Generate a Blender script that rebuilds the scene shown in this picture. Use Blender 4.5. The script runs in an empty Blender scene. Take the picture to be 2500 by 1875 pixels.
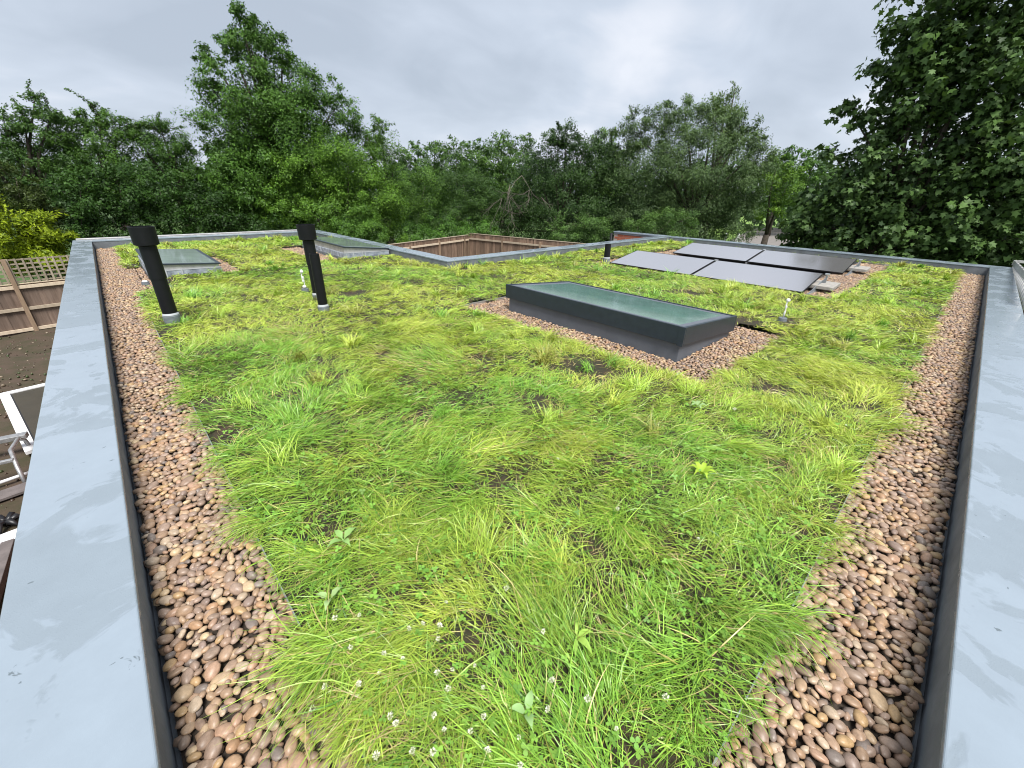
import bpy, bmesh, math, random
import numpy as np
from mathutils import Vector, Matrix

rng = np.random.default_rng(7)
random.seed(7)
SC = bpy.context.scene
COL = SC.collection

# ------------------------------------------------------------------ camera
cam_d = bpy.data.cameras.new('camera')
cam_d.sensor_width = 36.0
cam_d.lens = 14.496
cam_d.clip_start = 0.05
cam_d.clip_end = 2000.0
cam = bpy.data.objects.new('camera', cam_d)
COL.objects.link(cam)
CAM_Z = 1.365
RIGHT = Vector((0.73155, -0.68151, 0.01930))
UPV = Vector((0.27712, 0.32309, 0.90488))
FWD = Vector((0.62293, 0.65662, -0.42522))
cm = Matrix((RIGHT, UPV, -FWD)).transposed().to_4x4()
cm.translation = Vector((0.0, 0.0, CAM_Z))
cam.matrix_world = cm
SC.camera = cam

# ------------------------------------------------------------------ sky, sun, exposure
SUN_EL, SUN_AZ = math.radians(60), math.radians(-118)     # azimuth of the sun measured from +X towards +Y
world = bpy.data.worlds.new('World')
SC.world = world
world.use_nodes = True
nt = world.node_tree
for n in list(nt.nodes):
    nt.nodes.remove(n)
N = nt.nodes.new
out = N('ShaderNodeOutputWorld'); bg = N('ShaderNodeBackground')
sky = N('ShaderNodeTexSky'); sky.sky_type = 'NISHITA'; sky.sun_disc = False
sky.sun_elevation = SUN_EL; sky.sun_rotation = math.pi / 2 - SUN_AZ
sky.air_density = 1.0; sky.dust_density = 2.0
tc = N('ShaderNodeTexCoord'); sep = N('ShaderNodeSeparateXYZ')
nt.links.new(tc.outputs['Generated'], sep.inputs[0])
zc = N('ShaderNodeMath'); zc.operation = 'MAXIMUM'; zc.inputs[1].default_value = 0.0
nt.links.new(sep.outputs['Z'], zc.inputs[0])
za = N('ShaderNodeMath'); za.operation = 'ADD'; za.inputs[1].default_value = 0.34
nt.links.new(zc.outputs[0], za.inputs[0])
dx = N('ShaderNodeMath'); dx.operation = 'DIVIDE'
dy = N('ShaderNodeMath'); dy.operation = 'DIVIDE'
nt.links.new(sep.outputs['X'], dx.inputs[0]); nt.links.new(za.outputs[0], dx.inputs[1])
nt.links.new(sep.outputs['Y'], dy.inputs[0]); nt.links.new(za.outputs[0], dy.inputs[1])
cmb = N('ShaderNodeCombineXYZ')
nt.links.new(dx.outputs[0], cmb.inputs[0]); nt.links.new(dy.outputs[0], cmb.inputs[1])
def cloud_noise(scale, detail, dist, off):
    mp = N('ShaderNodeMapping'); mp.inputs['Location'].default_value = off
    mp.inputs['Rotation'].default_value = (0, 0, 0.5)
    mp.inputs['Scale'].default_value = (1.0, 1.25, 1.0)
    nt.links.new(cmb.outputs[0], mp.inputs[0])
    nz = N('ShaderNodeTexNoise'); nz.inputs['Scale'].default_value = scale
    nz.inputs['Detail'].default_value = detail; nz.inputs['Distortion'].default_value = dist
    nz.inputs['Roughness'].default_value = 0.5
    nt.links.new(mp.outputs[0], nz.inputs['Vector'])
    return nz
n1 = cloud_noise(0.95, 4.0, 0.3, (3.1, 1.7, 0))
n2 = cloud_noise(3.2, 5.0, 0.5, (7.3, 2.2, 4))
mixn = N('ShaderNodeMath'); mixn.operation = 'MULTIPLY_ADD'
mixn.inputs[1].default_value = 0.36
nt.links.new(n2.outputs['Fac'], mixn.inputs[0]); nt.links.new(n1.outputs['Fac'], mixn.inputs[2])
ramp = N('ShaderNodeValToRGB')
cr = ramp.color_ramp
cr.elements[0].position = 0.50; cr.elements[0].color = (2.75, 3.12, 3.65, 1)
cr.elements[1].position = 0.86; cr.elements[1].color = (4.7, 4.9, 5.35, 1)
e = cr.elements.new(0.70); e.color = (3.5, 3.9, 4.5, 1)
nt.links.new(mixn.outputs[0], ramp.inputs[0])
mx = N('ShaderNodeMix'); mx.data_type = 'RGBA'; mx.inputs['Factor'].default_value = 0.93
nt.links.new(sky.outputs[0], mx.inputs[6]); nt.links.new(ramp.outputs[0], mx.inputs[7])
nt.links.new(mx.outputs[2], bg.inputs['Color'])
bg.inputs['Strength'].default_value = 0.05
nt.links.new(bg.outputs[0], out.inputs[0])

sun_d = bpy.data.lights.new('sun', 'SUN')
sun_d.energy = 1.5
sun_d.angle = math.radians(24)
sun_d.color = (1.0, 0.97, 0.92)
sun = bpy.data.objects.new('sun', sun_d)
COL.objects.link(sun)
sd = Vector((math.cos(SUN_EL) * math.cos(SUN_AZ), math.cos(SUN_EL) * math.sin(SUN_AZ), math.sin(SUN_EL)))
sun.rotation_euler = sd.to_track_quat('Z', 'Y').to_euler()
sun.location = (0, 0, 30)

vs = SC.view_settings
SC.display_settings.display_device = 'sRGB'
vs.view_transform = 'Standard'; vs.look = 'None'; vs.exposure = 1.9; vs.gamma = 1.0
vs.use_curve_mapping = False
SC.cycles.max_bounces = 6
SC.cycles.diffuse_bounces = 2
SC.cycles.pixel_filter_type = 'BLACKMAN_HARRIS'
SC.cycles.filter_width = 1.05
SC.cycles.glossy_bounces = 3
SC.cycles.transmission_bounces = 4
SC.cycles.transparent_max_bounces = 4

# ------------------------------------------------------------------ helpers
def tag(o, label=None, cat=None, group=None, kind=None):
    if label: o['label'] = label
    if cat: o['category'] = cat
    if group: o['group'] = group
    if kind: o['kind'] = kind
    return o

def empty(name, loc, label=None, cat=None, group=None, rz=0.0):
    o = bpy.data.objects.new(name, None)
    o.empty_display_size = 0.2
    COL.objects.link(o)
    o.location = loc
    o.rotation_euler = (0, 0, rz)
    return tag(o, label, cat, group)

def link(name, me, mat=None, parent=None, loc=None):
    o = bpy.data.objects.new(name, me)
    COL.objects.link(o)
    if mat is not None and not me.materials:
        me.materials.append(mat)
    if parent is not None:
        o.parent = parent
    if loc is not None:
        o.location = loc
    return o

def bm_mesh(name, bm, smooth=False):
    me = bpy.data.meshes.new(name)
    bm.to_mesh(me)
    bm.free()
    if smooth:
        me.polygons.foreach_set('use_smooth', np.ones(len(me.polygons), dtype=bool))
    return me

def add_box(bm, x0, x1, y0, y1, z0, z1, bev=0.0, M=None):
    r = bmesh.ops.create_cube(bm, size=1.0)
    vs_ = r['verts']
    for v in vs_:
        v.co = Vector(((x0 + x1) / 2 + v.co.x * (x1 - x0), (y0 + y1) / 2 + v.co.y * (y1 - y0), (z0 + z1) / 2 + v.co.z * (z1 - z0)))
    if bev > 0:
        ed = {e for v in vs_ for e in v.link_edges}
        r2 = bmesh.ops.bevel(bm, geom=list(ed), offset=bev, segments=2, affect='EDGES', profile=0.5)
        vs_ = list({v for f in r2['faces'] for v in f.verts} | {v for v in vs_ if v.is_valid})
    if M is not None:
        for v in vs_:
            v.co = M @ v.co
    return vs_

def box(name, x0, x1, y0, y1, z0, z1, mat, parent=None, bev=0.0, M=None):
    bm = bmesh.new()
    add_box(bm, x0, x1, y0, y1, z0, z1, bev, M)
    return link(name, bm_mesh(name, bm), mat, parent)

def prism(name, pts, z0, z1, mat, parent=None, bev=0.0):
    bm = bmesh.new()
    b = [bm.verts.new((x, y, z0)) for x, y in pts]
    t = [bm.verts.new((x, y, z1)) for x, y in pts]
    bm.faces.new(t); bm.faces.new(b[::-1])
    n = len(pts)
    for i in range(n):
        bm.faces.new((b[i], b[(i + 1) % n], t[(i + 1) % n], t[i]))
    bmesh.ops.recalc_face_normals(bm, faces=bm.faces)
    if bev:
        bmesh.ops.bevel(bm, geom=list(bm.edges), offset=bev, segments=2, affect='EDGES', profile=0.5)
    return link(name, bm_mesh(name, bm), mat, parent)

def tube_into(bm, pts, radii, seg=6, cap=True):
    pts = [Vector(p) for p in pts]
    if not hasattr(radii, '__len__'):
        radii = [radii] * len(pts)
    rings = []
    ref = None
    for i, p in enumerate(pts):
        d = (pts[min(i + 1, len(pts) - 1)] - pts[max(i - 1, 0)]).normalized()
        if ref is None:
            ref = d.orthogonal().normalized()
        else:
            ref = (ref - d * ref.dot(d))
            ref = ref.normalized() if ref.length > 1e-6 else d.orthogonal().normalized()
        b = d.cross(ref)
        rings.append([bm.verts.new(p + (ref * math.cos(2 * math.pi * k / seg) + b * math.sin(2 * math.pi * k / seg)) * radii[i]) for k in range(seg)])
    for a, c in zip(rings[:-1], rings[1:]):
        for k in range(seg):
            bm.faces.new((a[k], a[(k + 1) % seg], c[(k + 1) % seg], c[k]))
    if cap:
        bm.faces.new(rings[0][::-1]); bm.faces.new(rings[-1])

def tube(name, pts, radii, mat, parent=None, seg=8, smooth=True):
    bm = bmesh.new()
    tube_into(bm, pts, radii, seg)
    return link(name, bm_mesh(name, bm, smooth), mat, parent)

def lathe(name, prof, mat, parent=None, seg=24, loc=None, smooth_ang=True):
    """prof: list of (r, z), revolved round z."""
    bm = bmesh.new()
    rings = [[bm.verts.new((r * math.cos(2 * math.pi * k / seg), r * math.sin(2 * math.pi * k / seg), z)) for k in range(seg)] for r, z in prof]
    for a, c in zip(rings[:-1], rings[1:]):
        for k in range(seg):
            bm.faces.new((a[k], a[(k + 1) % seg], c[(k + 1) % seg], c[k]))
    bmesh.ops.recalc_face_normals(bm, faces=bm.faces)
    for f in bm.faces:
        f.smooth = True
    for e_ in bm.edges:
        if len(e_.link_faces) == 2 and e_.calc_face_angle(0) > 0.6:
            e_.smooth = False
    return link(name, bm_mesh(name, bm), mat, parent, loc)

def mesh_tris(name, V, T, mat, parent=None, col=None, smooth=False):
    V = np.ascontiguousarray(V, dtype=np.float32); T = np.ascontiguousarray(T, dtype=np.int32)
    me = bpy.data.meshes.new(name)
    me.vertices.add(len(V)); me.vertices.foreach_set('co', V.ravel())
    me.loops.add(T.size); me.loops.foreach_set('vertex_index', T.ravel())
    me.polygons.add(len(T))
    me.polygons.foreach_set('loop_start', np.arange(0, T.size, 3, dtype=np.int32))
    me.polygons.foreach_set('loop_total', np.full(len(T), 3, dtype=np.int32))
    if smooth:
        me.polygons.foreach_set('use_smooth', np.ones(len(T), dtype=bool))
    if col is not None:
        at = me.attributes.new('Col', 'FLOAT_COLOR', 'POINT')
        c4 = np.ones((len(V), 4), dtype=np.float32); c4[:, :3] = col
        at.data.foreach_set('color', c4.ravel())
    me.update(calc_edges=True)
    me.validate()
    return link(name, me, mat, parent)

def _hash(ix, iy, iz, seed):
    h = (ix.astype(np.int64) * 374761393 + iy.astype(np.int64) * 668265263 + iz.astype(np.int64) * 2147483647 + seed * 1274126177) & 0xFFFFFFFF
    h = ((h ^ (h >> 13)) * 1274126177) & 0xFFFFFFFF
    h = (h ^ (h >> 16)) & 0xFFFFFFFF
    return h / 4294967295.0

def vnoise(x, y, z=0.0, seed=0):
    x = np.asarray(x, float); y = np.asarray(y, float); z = np.zeros_like(x) + z
    ix, iy, iz = np.floor(x), np.floor(y), np.floor(z)
    fx, fy, fz = x - ix, y - iy, z - iz
    fx, fy, fz = [f * f * (3 - 2 * f) for f in (fx, fy, fz)]
    r = 0
    for a in (0, 1):
        for b in (0, 1):
            for c in (0, 1):
                w = (fx if a else 1 - fx) * (fy if b else 1 - fy) * (fz if c else 1 - fz)
                r = r + w * _hash(ix + a, iy + b, iz + c, seed)
    return r

def fbm(x, y, z=0.0, seed=0, oct=3):
    r, a, s = 0.0, 1.0, 0.0
    for o in range(oct):
        r = r + a * vnoise(np.asarray(x) * 2 ** o, np.asarray(y) * 2 ** o, np.asarray(z) * 2 ** o, seed + o * 17)
        s += a; a *= 0.5
    return r / s

# ------------------------------------------------------------------ materials
def mat_new(name):
    m = bpy.data.materials.new(name)
    m.use_nodes = True
    t = m.node_tree
    b = t.nodes['Principled BSDF']
    return m, t, b

def nd(t, typ, **kw):
    n = t.nodes.new(typ)
    for k, v in kw.items():
        if k in n.inputs:
            n.inputs[k].default_value = v
        else:
            setattr(n, k, v)
    return n

def simple(name, col, rough=0.6, metal=0.0, spec=0.5, var=0.0, scale=8.0, bump=0.0, bscale=60.0, var_col=None, stretch=None):
    m, t, b = mat_new(name)
    b.inputs['Roughness'].default_value = rough
    b.inputs['Metallic'].default_value = metal
    b.inputs['Specular IOR Level'].default_value = spec
    b.inputs['Base Color'].default_value = (*col, 1)
    if var > 0 or var_col is not None or bump > 0:
        tcn = nd(t, 'ShaderNodeTexCoord')
        src = tcn.outputs['Object']
        if stretch is not None:
            mp = nd(t, 'ShaderNodeMapping'); mp.inputs['Scale'].default_value = stretch
            t.links.new(src, mp.inputs[0]); src = mp.outputs[0]
    if var > 0 or var_col is not None:
        nz = nd(t, 'ShaderNodeTexNoise', Scale=scale, Detail=6.0, Roughness=0.6)
        t.links.new(src, nz.inputs['Vector'])
        rp = nd(t, 'ShaderNodeValToRGB')
        c2 = var_col if var_col is not None else tuple(c * (1 - var) for c in col)
        rp.color_ramp.elements[0].position = 0.35; rp.color_ramp.elements[0].color = (*c2, 1)
        c1 = col if var_col is not None else tuple(min(1, c * (1 + var)) for c in col)
        rp.color_ramp.elements[1].position = 0.65; rp.color_ramp.elements[1].color = (*c1, 1)
        t.links.new(nz.outputs['Fac'], rp.inputs[0])
        t.links.new(rp.outputs[0], b.inputs['Base Color'])
    if bump > 0:
        nz2 = nd(t, 'ShaderNodeTexNoise', Scale=bscale, Detail=4.0)
        t.links.new(src, nz2.inputs['Vector'])
        bp = nd(t, 'ShaderNodeBump', Strength=bump, Distance=0.01)
        t.links.new(nz2.outputs['Fac'], bp.inputs['Height'])
        t.links.new(bp.outputs[0], b.inputs['Normal'])
    return m

def leaf_mat(name, rough=0.5, trans=0.3, spec=0.3, ttint=(1.15, 1.1, 0.6)):
    m, t, b = mat_new(name)
    a = nd(t, 'ShaderNodeAttribute', attribute_name='Col')
    b.inputs['Roughness'].default_value = rough
    b.inputs['Specular IOR Level'].default_value = spec
    t.links.new(a.outputs['Color'], b.inputs['Base Color'])
    tr = nd(t, 'ShaderNodeBsdfTranslucent')
    mu = nd(t, 'ShaderNodeMix', data_type='RGBA', blend_type='MULTIPLY'); mu.inputs['Factor'].default_value = 1.0
    t.links.new(a.outputs['Color'], mu.inputs[6]); mu.inputs[7].default_value = (*ttint, 1)
    t.links.new(mu.outputs[2], tr.inputs['Color'])
    ms = nd(t, 'ShaderNodeMixShader'); ms.inputs[0].default_value = trans
    t.links.new(b.outputs[0], ms.inputs[1]); t.links.new(tr.outputs[0], ms.inputs[2])
    o = t.nodes['Material Output']
    t.links.new(ms.outputs[0], o.inputs['Surface'])
    return m

M = {}
def make_coping():
    m, t, b = mat_new('wet_grey_coping')
    tcn = nd(t, 'ShaderNodeTexCoord')
    n1 = nd(t, 'ShaderNodeTexNoise', Scale=2.6, Detail=5.0, Roughness=0.62, Distortion=0.6)
    n2 = nd(t, 'ShaderNodeTexNoise', Scale=11.0, Detail=4.0, Roughness=0.6, Distortion=0.9)
    n3 = nd(t, 'ShaderNodeTexNoise', Scale=900.0, Detail=2.0)
    for n in (n1, n2, n3):
        t.links.new(tcn.outputs['Object'], n.inputs['Vector'])
    # film of water: sharp-edged puddles
    r1 = nd(t, 'ShaderNodeValToRGB')
    r1.color_ramp.elements[0].position = 0.47; r1.color_ramp.elements[0].color = (0, 0, 0, 1)
    r1.color_ramp.elements[1].position = 0.50; r1.color_ramp.elements[1].color = (1, 1, 1, 1)
    t.links.new(n1.outputs['Fac'], r1.inputs[0])
    # small dry islands
    r2 = nd(t, 'ShaderNodeValToRGB')
    r2.color_ramp.elements[0].position = 0.69; r2.color_ramp.elements[0].color = (0, 0, 0, 1)
    r2.color_ramp.elements[1].position = 0.705; r2.color_ramp.elements[1].color = (1, 1, 1, 1)
    t.links.new(n2.outputs['Fac'], r2.inputs[0])
    mc = nd(t, 'ShaderNodeMix', data_type='RGBA')
    mc.inputs[6].default_value = (0.222, 0.266, 0.305, 1); mc.inputs[7].default_value = (0.262, 0.312, 0.362, 1)
    t.links.new(r1.outputs[0], mc.inputs['Factor'])
    mc2 = nd(t, 'ShaderNodeMix', data_type='RGBA')
    t.links.new(r2.outputs[0], mc2.inputs['Factor']); t.links.new(mc.outputs[2], mc2.inputs[6])
    mc2.inputs[7].default_value = (0.13, 0.16, 0.18, 1)
    n4 = nd(t, 'ShaderNodeTexNoise', Scale=5.0, Detail=7.0, Roughness=0.7)
    t.links.new(tcn.outputs['Object'], n4.inputs['Vector'])
    mr = nd(t, 'ShaderNodeMapRange'); mr.inputs['To Min'].default_value = 0.86; mr.inputs['To Max'].default_value = 1.12
    t.links.new(n4.outputs['Fac'], mr.inputs['Value'])
    mm = nd(t, 'ShaderNodeMix', data_type='RGBA', blend_type='MULTIPLY'); mm.inputs['Factor'].default_value = 1.0
    t.links.new(mc2.outputs[2], mm.inputs[6]); t.links.new(mr.outputs[0], mm.inputs[7])
    t.links.new(mm.outputs[2], b.inputs['Base Color'])
    rr = nd(t, 'ShaderNodeMapRange'); rr.inputs['To Min'].default_value = 0.34; rr.inputs['To Max'].default_value = 0.09
    t.links.new(r1.outputs[0], rr.inputs['Value'])
    t.links.new(rr.outputs[0], b.inputs['Roughness'])
    bp = nd(t, 'ShaderNodeBump', Strength=0.12, Distance=0.002)
    t.links.new(n3.outputs['Fac'], bp.inputs['Height'])
    bp2 = nd(t, 'ShaderNodeBump', Strength=0.5, Distance=0.0015)
    t.links.new(r1.outputs[0], bp2.inputs['Height']); t.links.new(bp.outputs[0], bp2.inputs['Normal'])
    vo = nd(t, 'ShaderNodeTexVoronoi', Scale=130.0); t.links.new(tcn.outputs['Object'], vo.inputs['Vector'])
    rd = nd(t, 'ShaderNodeValToRGB'); rd.color_ramp.elements[0].position = 0.0; rd.color_ramp.elements[0].color = (1, 1, 1, 1)
    rd.color_ramp.elements[1].position = 0.34; rd.color_ramp.elements[1].color = (0, 0, 0, 1)
    t.links.new(vo.outputs['Distance'], rd.inputs[0])
    dm = nd(t, 'ShaderNodeMath', operation='MULTIPLY'); t.links.new(rd.outputs[0], dm.inputs[0])
    iv = nd(t, 'ShaderNodeMath', operation='SUBTRACT'); iv.inputs[0].default_value = 1.0; t.links.new(r1.outputs[0], iv.inputs[1]); t.links.new(iv.outputs[0], dm.inputs[1])
    bp3 = nd(t, 'ShaderNodeBump', Strength=0.35, Distance=0.0012); t.links.new(dm.outputs[0], bp3.inputs['Height']); t.links.new(bp2.outputs[0], bp3.inputs['Normal'])
    t.links.new(bp3.outputs[0], b.inputs['Normal'])
    b.inputs['IOR'].default_value = 1.6
    return m
M['coping'] = make_coping()
M['upstand'] = simple('grey_roof_membrane', (0.16, 0.175, 0.19), 0.7, spec=0.25, var=0.2, scale=5, bump=0.25, bscale=40)
M['membrane_light'] = simple('scuffed_grey_membrane', (0.15, 0.17, 0.21), 0.5, scale=9, bump=0.3, bscale=30, var_col=(0.42, 0.46, 0.52))
M['anthracite'] = simple('anthracite_aluminium', (0.024, 0.034, 0.048), 0.38, spec=0.5, var=0.12, scale=14, bump=0.1, bscale=300)
M['kerb_grey'] = simple('slate_grey_kerb', (0.115, 0.13, 0.155), 0.5, var=0.1, scale=6, bump=0.1, bscale=80)
M['black_plastic'] = simple('black_pipe_plastic', (0.006, 0.0065, 0.008), 0.5, spec=0.3, var=0.2, scale=10, bump=0.05, bscale=100)
M['pipe_collar'] = simple('grey_lead_collar', (0.16, 0.18, 0.20), 0.5, var=0.2, scale=20)
M['sealant'] = simple('pale_sealant', (0.45, 0.47, 0.50), 0.6)
M['alu'] = simple('aluminium', (0.62, 0.63, 0.64), 0.38, metal=0.85, var=0.1, scale=20)
M['alu_dull'] = simple('weathered_aluminium', (0.50, 0.49, 0.48), 0.5, metal=0.5, var=0.15, scale=12)
M['concrete'] = simple('concrete_slab', (0.33, 0.31, 0.28), 0.85, var=0.18, scale=18, bump=0.4, bscale=90)
M['frame_black'] = simple('black_panel_frame', (0.012, 0.012, 0.014), 0.4)
M['white_paint'] = simple('white_paint', (0.75, 0.76, 0.77), 0.4, var=0.05, scale=5)
M['white_plastic'] = simple('white_plastic', (0.8, 0.8, 0.8), 0.4)
M['soil_roof'] = simple('dark_turf_soil', (0.050, 0.032, 0.018), 0.9, scale=14, bump=0.6, bscale=80, var_col=(0.022, 0.026, 0.010))
M['soil'] = simple('garden_soil', (0.075, 0.050, 0.034), 0.95, scale=2.5, bump=1.0, bscale=18, var_col=(0.045, 0.040, 0.018))
M['lawn'] = simple('rough_meadow', (0.07, 0.13, 0.025), 0.9, scale=0.35, bump=0.6, bscale=4, var_col=(0.045, 0.085, 0.018))
M['bright_lawn'] = simple('mown_lawn', (0.16, 0.27, 0.05), 0.9, var=0.15, scale=0.6)
M['road'] = simple('grey_tarmac', (0.20, 0.18, 0.165), 0.9, var=0.1, scale=2)
M['mortar'] = simple('mortar', (0.42, 0.37, 0.32), 0.9, var=0.1, scale=30)
M['gravel_floor'] = simple('gravel_bed_floor', (0.05, 0.038, 0.028), 0.95, var=0.3, scale=60)
M['bark'] = simple('bark', (0.055, 0.043, 0.032), 0.9, var=0.3, scale=8, bump=0.6, bscale=25)
M['dead_twig'] = simple('dead_grey_wood', (0.17, 0.145, 0.12), 0.85, var=0.2, scale=10)
M['rust_plank'] = simple('grey_plank', (0.14, 0.12, 0.115), 0.8, var=0.2, scale=6)
M['house_brick'] = simple('brick_facade', (0.30, 0.105, 0.06), 0.85, var=0.2, scale=12)
M['galv'] = simple('galvanised_tube', (0.42, 0.42, 0.42), 0.45, metal=0.7, var=0.15, scale=15)

def make_wood(name, c1, c2, rough=0.8):
    m, t, b = mat_new(name)
    tcn = nd(t, 'ShaderNodeTexCoord'); oi = nd(t, 'ShaderNodeObjectInfo')
    mp = nd(t, 'ShaderNodeMapping'); mp.inputs['Scale'].default_value = (14, 14, 1.6)
    t.links.new(tcn.outputs['Object'], mp.inputs[0])
    ad = nd(t, 'ShaderNodeVectorMath', operation='ADD')
    t.links.new(mp.outputs[0], ad.inputs[0])
    cx_ = nd(t, 'ShaderNodeCombineXYZ')
    ml = nd(t, 'ShaderNodeMath', operation='MULTIPLY'); ml.inputs[1].default_value = 50.0
    t.links.new(oi.outputs['Random'], ml.inputs[0]); t.links.new(ml.outputs[0], cx_.inputs[2])
    t.links.new(cx_.outputs[0], ad.inputs[1])
    nz = nd(t, 'ShaderNodeTexNoise', Scale=1.0, Detail=6.0, Roughness=0.65)
    t.links.new(ad.outputs[0], nz.inputs['Vector'])
    rp = nd(t, 'ShaderNodeValToRGB')
    rp.color_ramp.elements[0].position = 0.3; rp.color_ramp.elements[0].color = (*c1, 1)
    rp.color_ramp.elements[1].position = 0.7; rp.color_ramp.elements[1].color = (*c2, 1)
    t.links.new(nz.outputs['Fac'], rp.inputs[0])
    mr = nd(t, 'ShaderNodeMapRange'); mr.inputs['To Min'].default_value = 0.72; mr.inputs['To Max'].default_value = 1.25
    t.links.new(oi.outputs['Random'], mr.inputs['Value'])
    mu = nd(t, 'ShaderNodeMix', data_type='RGBA', blend_type='MULTIPLY'); mu.inputs['Factor'].default_value = 1.0
    t.links.new(rp.outputs[0], mu.inputs[6]); t.links.new(mr.outputs[0], mu.inputs[7])
    t.links.new(mu.outputs[2], b.inputs['Base Color'])
    b.inputs['Roughness'].default_value = rough
    return m
M['fence_board'] = make_wood('fence_board_wood', (0.12, 0.075, 0.05), (0.27, 0.185, 0.13))
M['fence_board_left'] = make_wood('fence_board_reddish', (0.14, 0.095, 0.07), (0.25, 0.18, 0.14))
M['fence_rail'] = make_wood('fence_rail_wood', (0.44, 0.35, 0.25), (0.60, 0.50, 0.38))
M['fence_post'] = make_wood('fence_post_wood', (0.20, 0.135, 0.085), (0.33, 0.235, 0.16))
M['trellis'] = make_wood('trellis_wood', (0.26, 0.21, 0.15), (0.40, 0.34, 0.26))

def make_brick():
    m, t, b = mat_new('red_brick')
    oi = nd(t, 'ShaderNodeObjectInfo'); tcn = nd(t, 'ShaderNodeTexCoord')
    nz = nd(t, 'ShaderNodeTexNoise', Scale=30.0, Detail=5.0)
    t.links.new(tcn.outputs['Object'], nz.inputs['Vector'])
    rp = nd(t, 'ShaderNodeValToRGB')
    rp.color_ramp.elements[0].color = (0.30, 0.075, 0.04, 1); rp.color_ramp.elements[1].color = (0.48, 0.16, 0.08, 1)
    mx_ = nd(t, 'ShaderNodeMath', operation='MULTIPLY_ADD'); mx_.inputs[1].default_value = 0.5
    t.links.new(nz.outputs['Fac'], mx_.inputs[0])
    h = nd(t, 'ShaderNodeMath', operation='MULTIPLY'); h.inputs[1].default_value = 0.5
    t.links.new(oi.outputs['Random'], h.inputs[0]); t.links.new(h.outputs[0], mx_.inputs[2])
    t.links.new(mx_.outputs[0], rp.inputs[0]); t.links.new(rp.outputs[0], b.inputs['Base Color'])
    b.inputs['Roughness'].default_value = 0.85
    return m
M['brick'] = make_brick()

def pebble_mat(name, use_attr):
    m, t, b = mat_new(name)
    tcn = nd(t, 'ShaderNodeTexCoord')
    if use_attr:
        a = nd(t, 'ShaderNodeAttribute', attribute_name='Col'); base = a.outputs['Color']
        sc = 70.0
    else:
        oi = nd(t, 'ShaderNodeObjectInfo')
        rp = nd(t, 'ShaderNodeValToRGB'); rp.color_ramp.interpolation = 'CONSTANT'
        els = rp.color_ramp.elements
        n = len(PEB)
        els[0].position = 0; els[0].color = (*PEB[0], 1)
        els[1].position = 1.0 / n; els[1].color = (*PEB[1], 1)
        for i in range(2, n):
            e_ = els.new(i / n); e_.color = (*PEB[i], 1)
        t.links.new(oi.outputs['Random'], rp.inputs[0]); base = rp.outputs[0]
        sc = 1.7
    nz = nd(t, 'ShaderNodeTexNoise', Scale=sc, Detail=6.0, Roughness=0.7)
    t.links.new(tcn.outputs['Object'], nz.inputs['Vector'])
    mr = nd(t, 'ShaderNodeMapRange'); mr.inputs['From Min'].default_value = 0.3; mr.inputs['From Max'].default_value = 0.7
    mr.inputs['To Min'].default_value = 0.72; mr.inputs['To Max'].default_value = 1.22
    t.links.new(nz.outputs['Fac'], mr.inputs['Value'])
    mu = nd(t, 'ShaderNodeMix', data_type='RGBA', blend_type='MULTIPLY'); mu.inputs['Factor'].default_value = 1.0
    t.links.new(base, mu.inputs[6]); t.links.new(mr.outputs[0], mu.inputs[7])
    t.links.new(mu.outputs[2], b.inputs['Base Color'])
    b.inputs['Roughness'].default_value = 0.42
    b.inputs['Specular IOR Level'].default_value = 0.45
    return m
PEB = [(0.341, 0.228, 0.149), (0.393, 0.269, 0.171), (0.315, 0.215, 0.149), (0.446, 0.319, 0.198), (0.28, 0.201, 0.149), (0.368, 0.237, 0.144), (0.315, 0.223, 0.167), (0.516, 0.383, 0.234), (0.21, 0.169, 0.144), (0.402, 0.255, 0.171), (0.28, 0.191, 0.136), (0.391, 0.238, 0.138), (0.464, 0.356, 0.252), (0.341, 0.228, 0.158), (0.333, 0.237, 0.18), (0.376, 0.251, 0.167), (0.271, 0.196, 0.158), (0.429, 0.283, 0.144)]
M['pebbles'] = pebble_mat('mixed_pebbles', True)
M['pebble'] = pebble_mat('single_pebble', False)
M['grass'] = leaf_mat('grass_blades', 0.36, 0.16, 0.5)
M['leaf'] = leaf_mat('tree_leaves', 0.5, 0.20, 0.25)
M['clover'] = leaf_mat('clover_leaves', 0.5, 0.25, 0.3)

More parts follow.
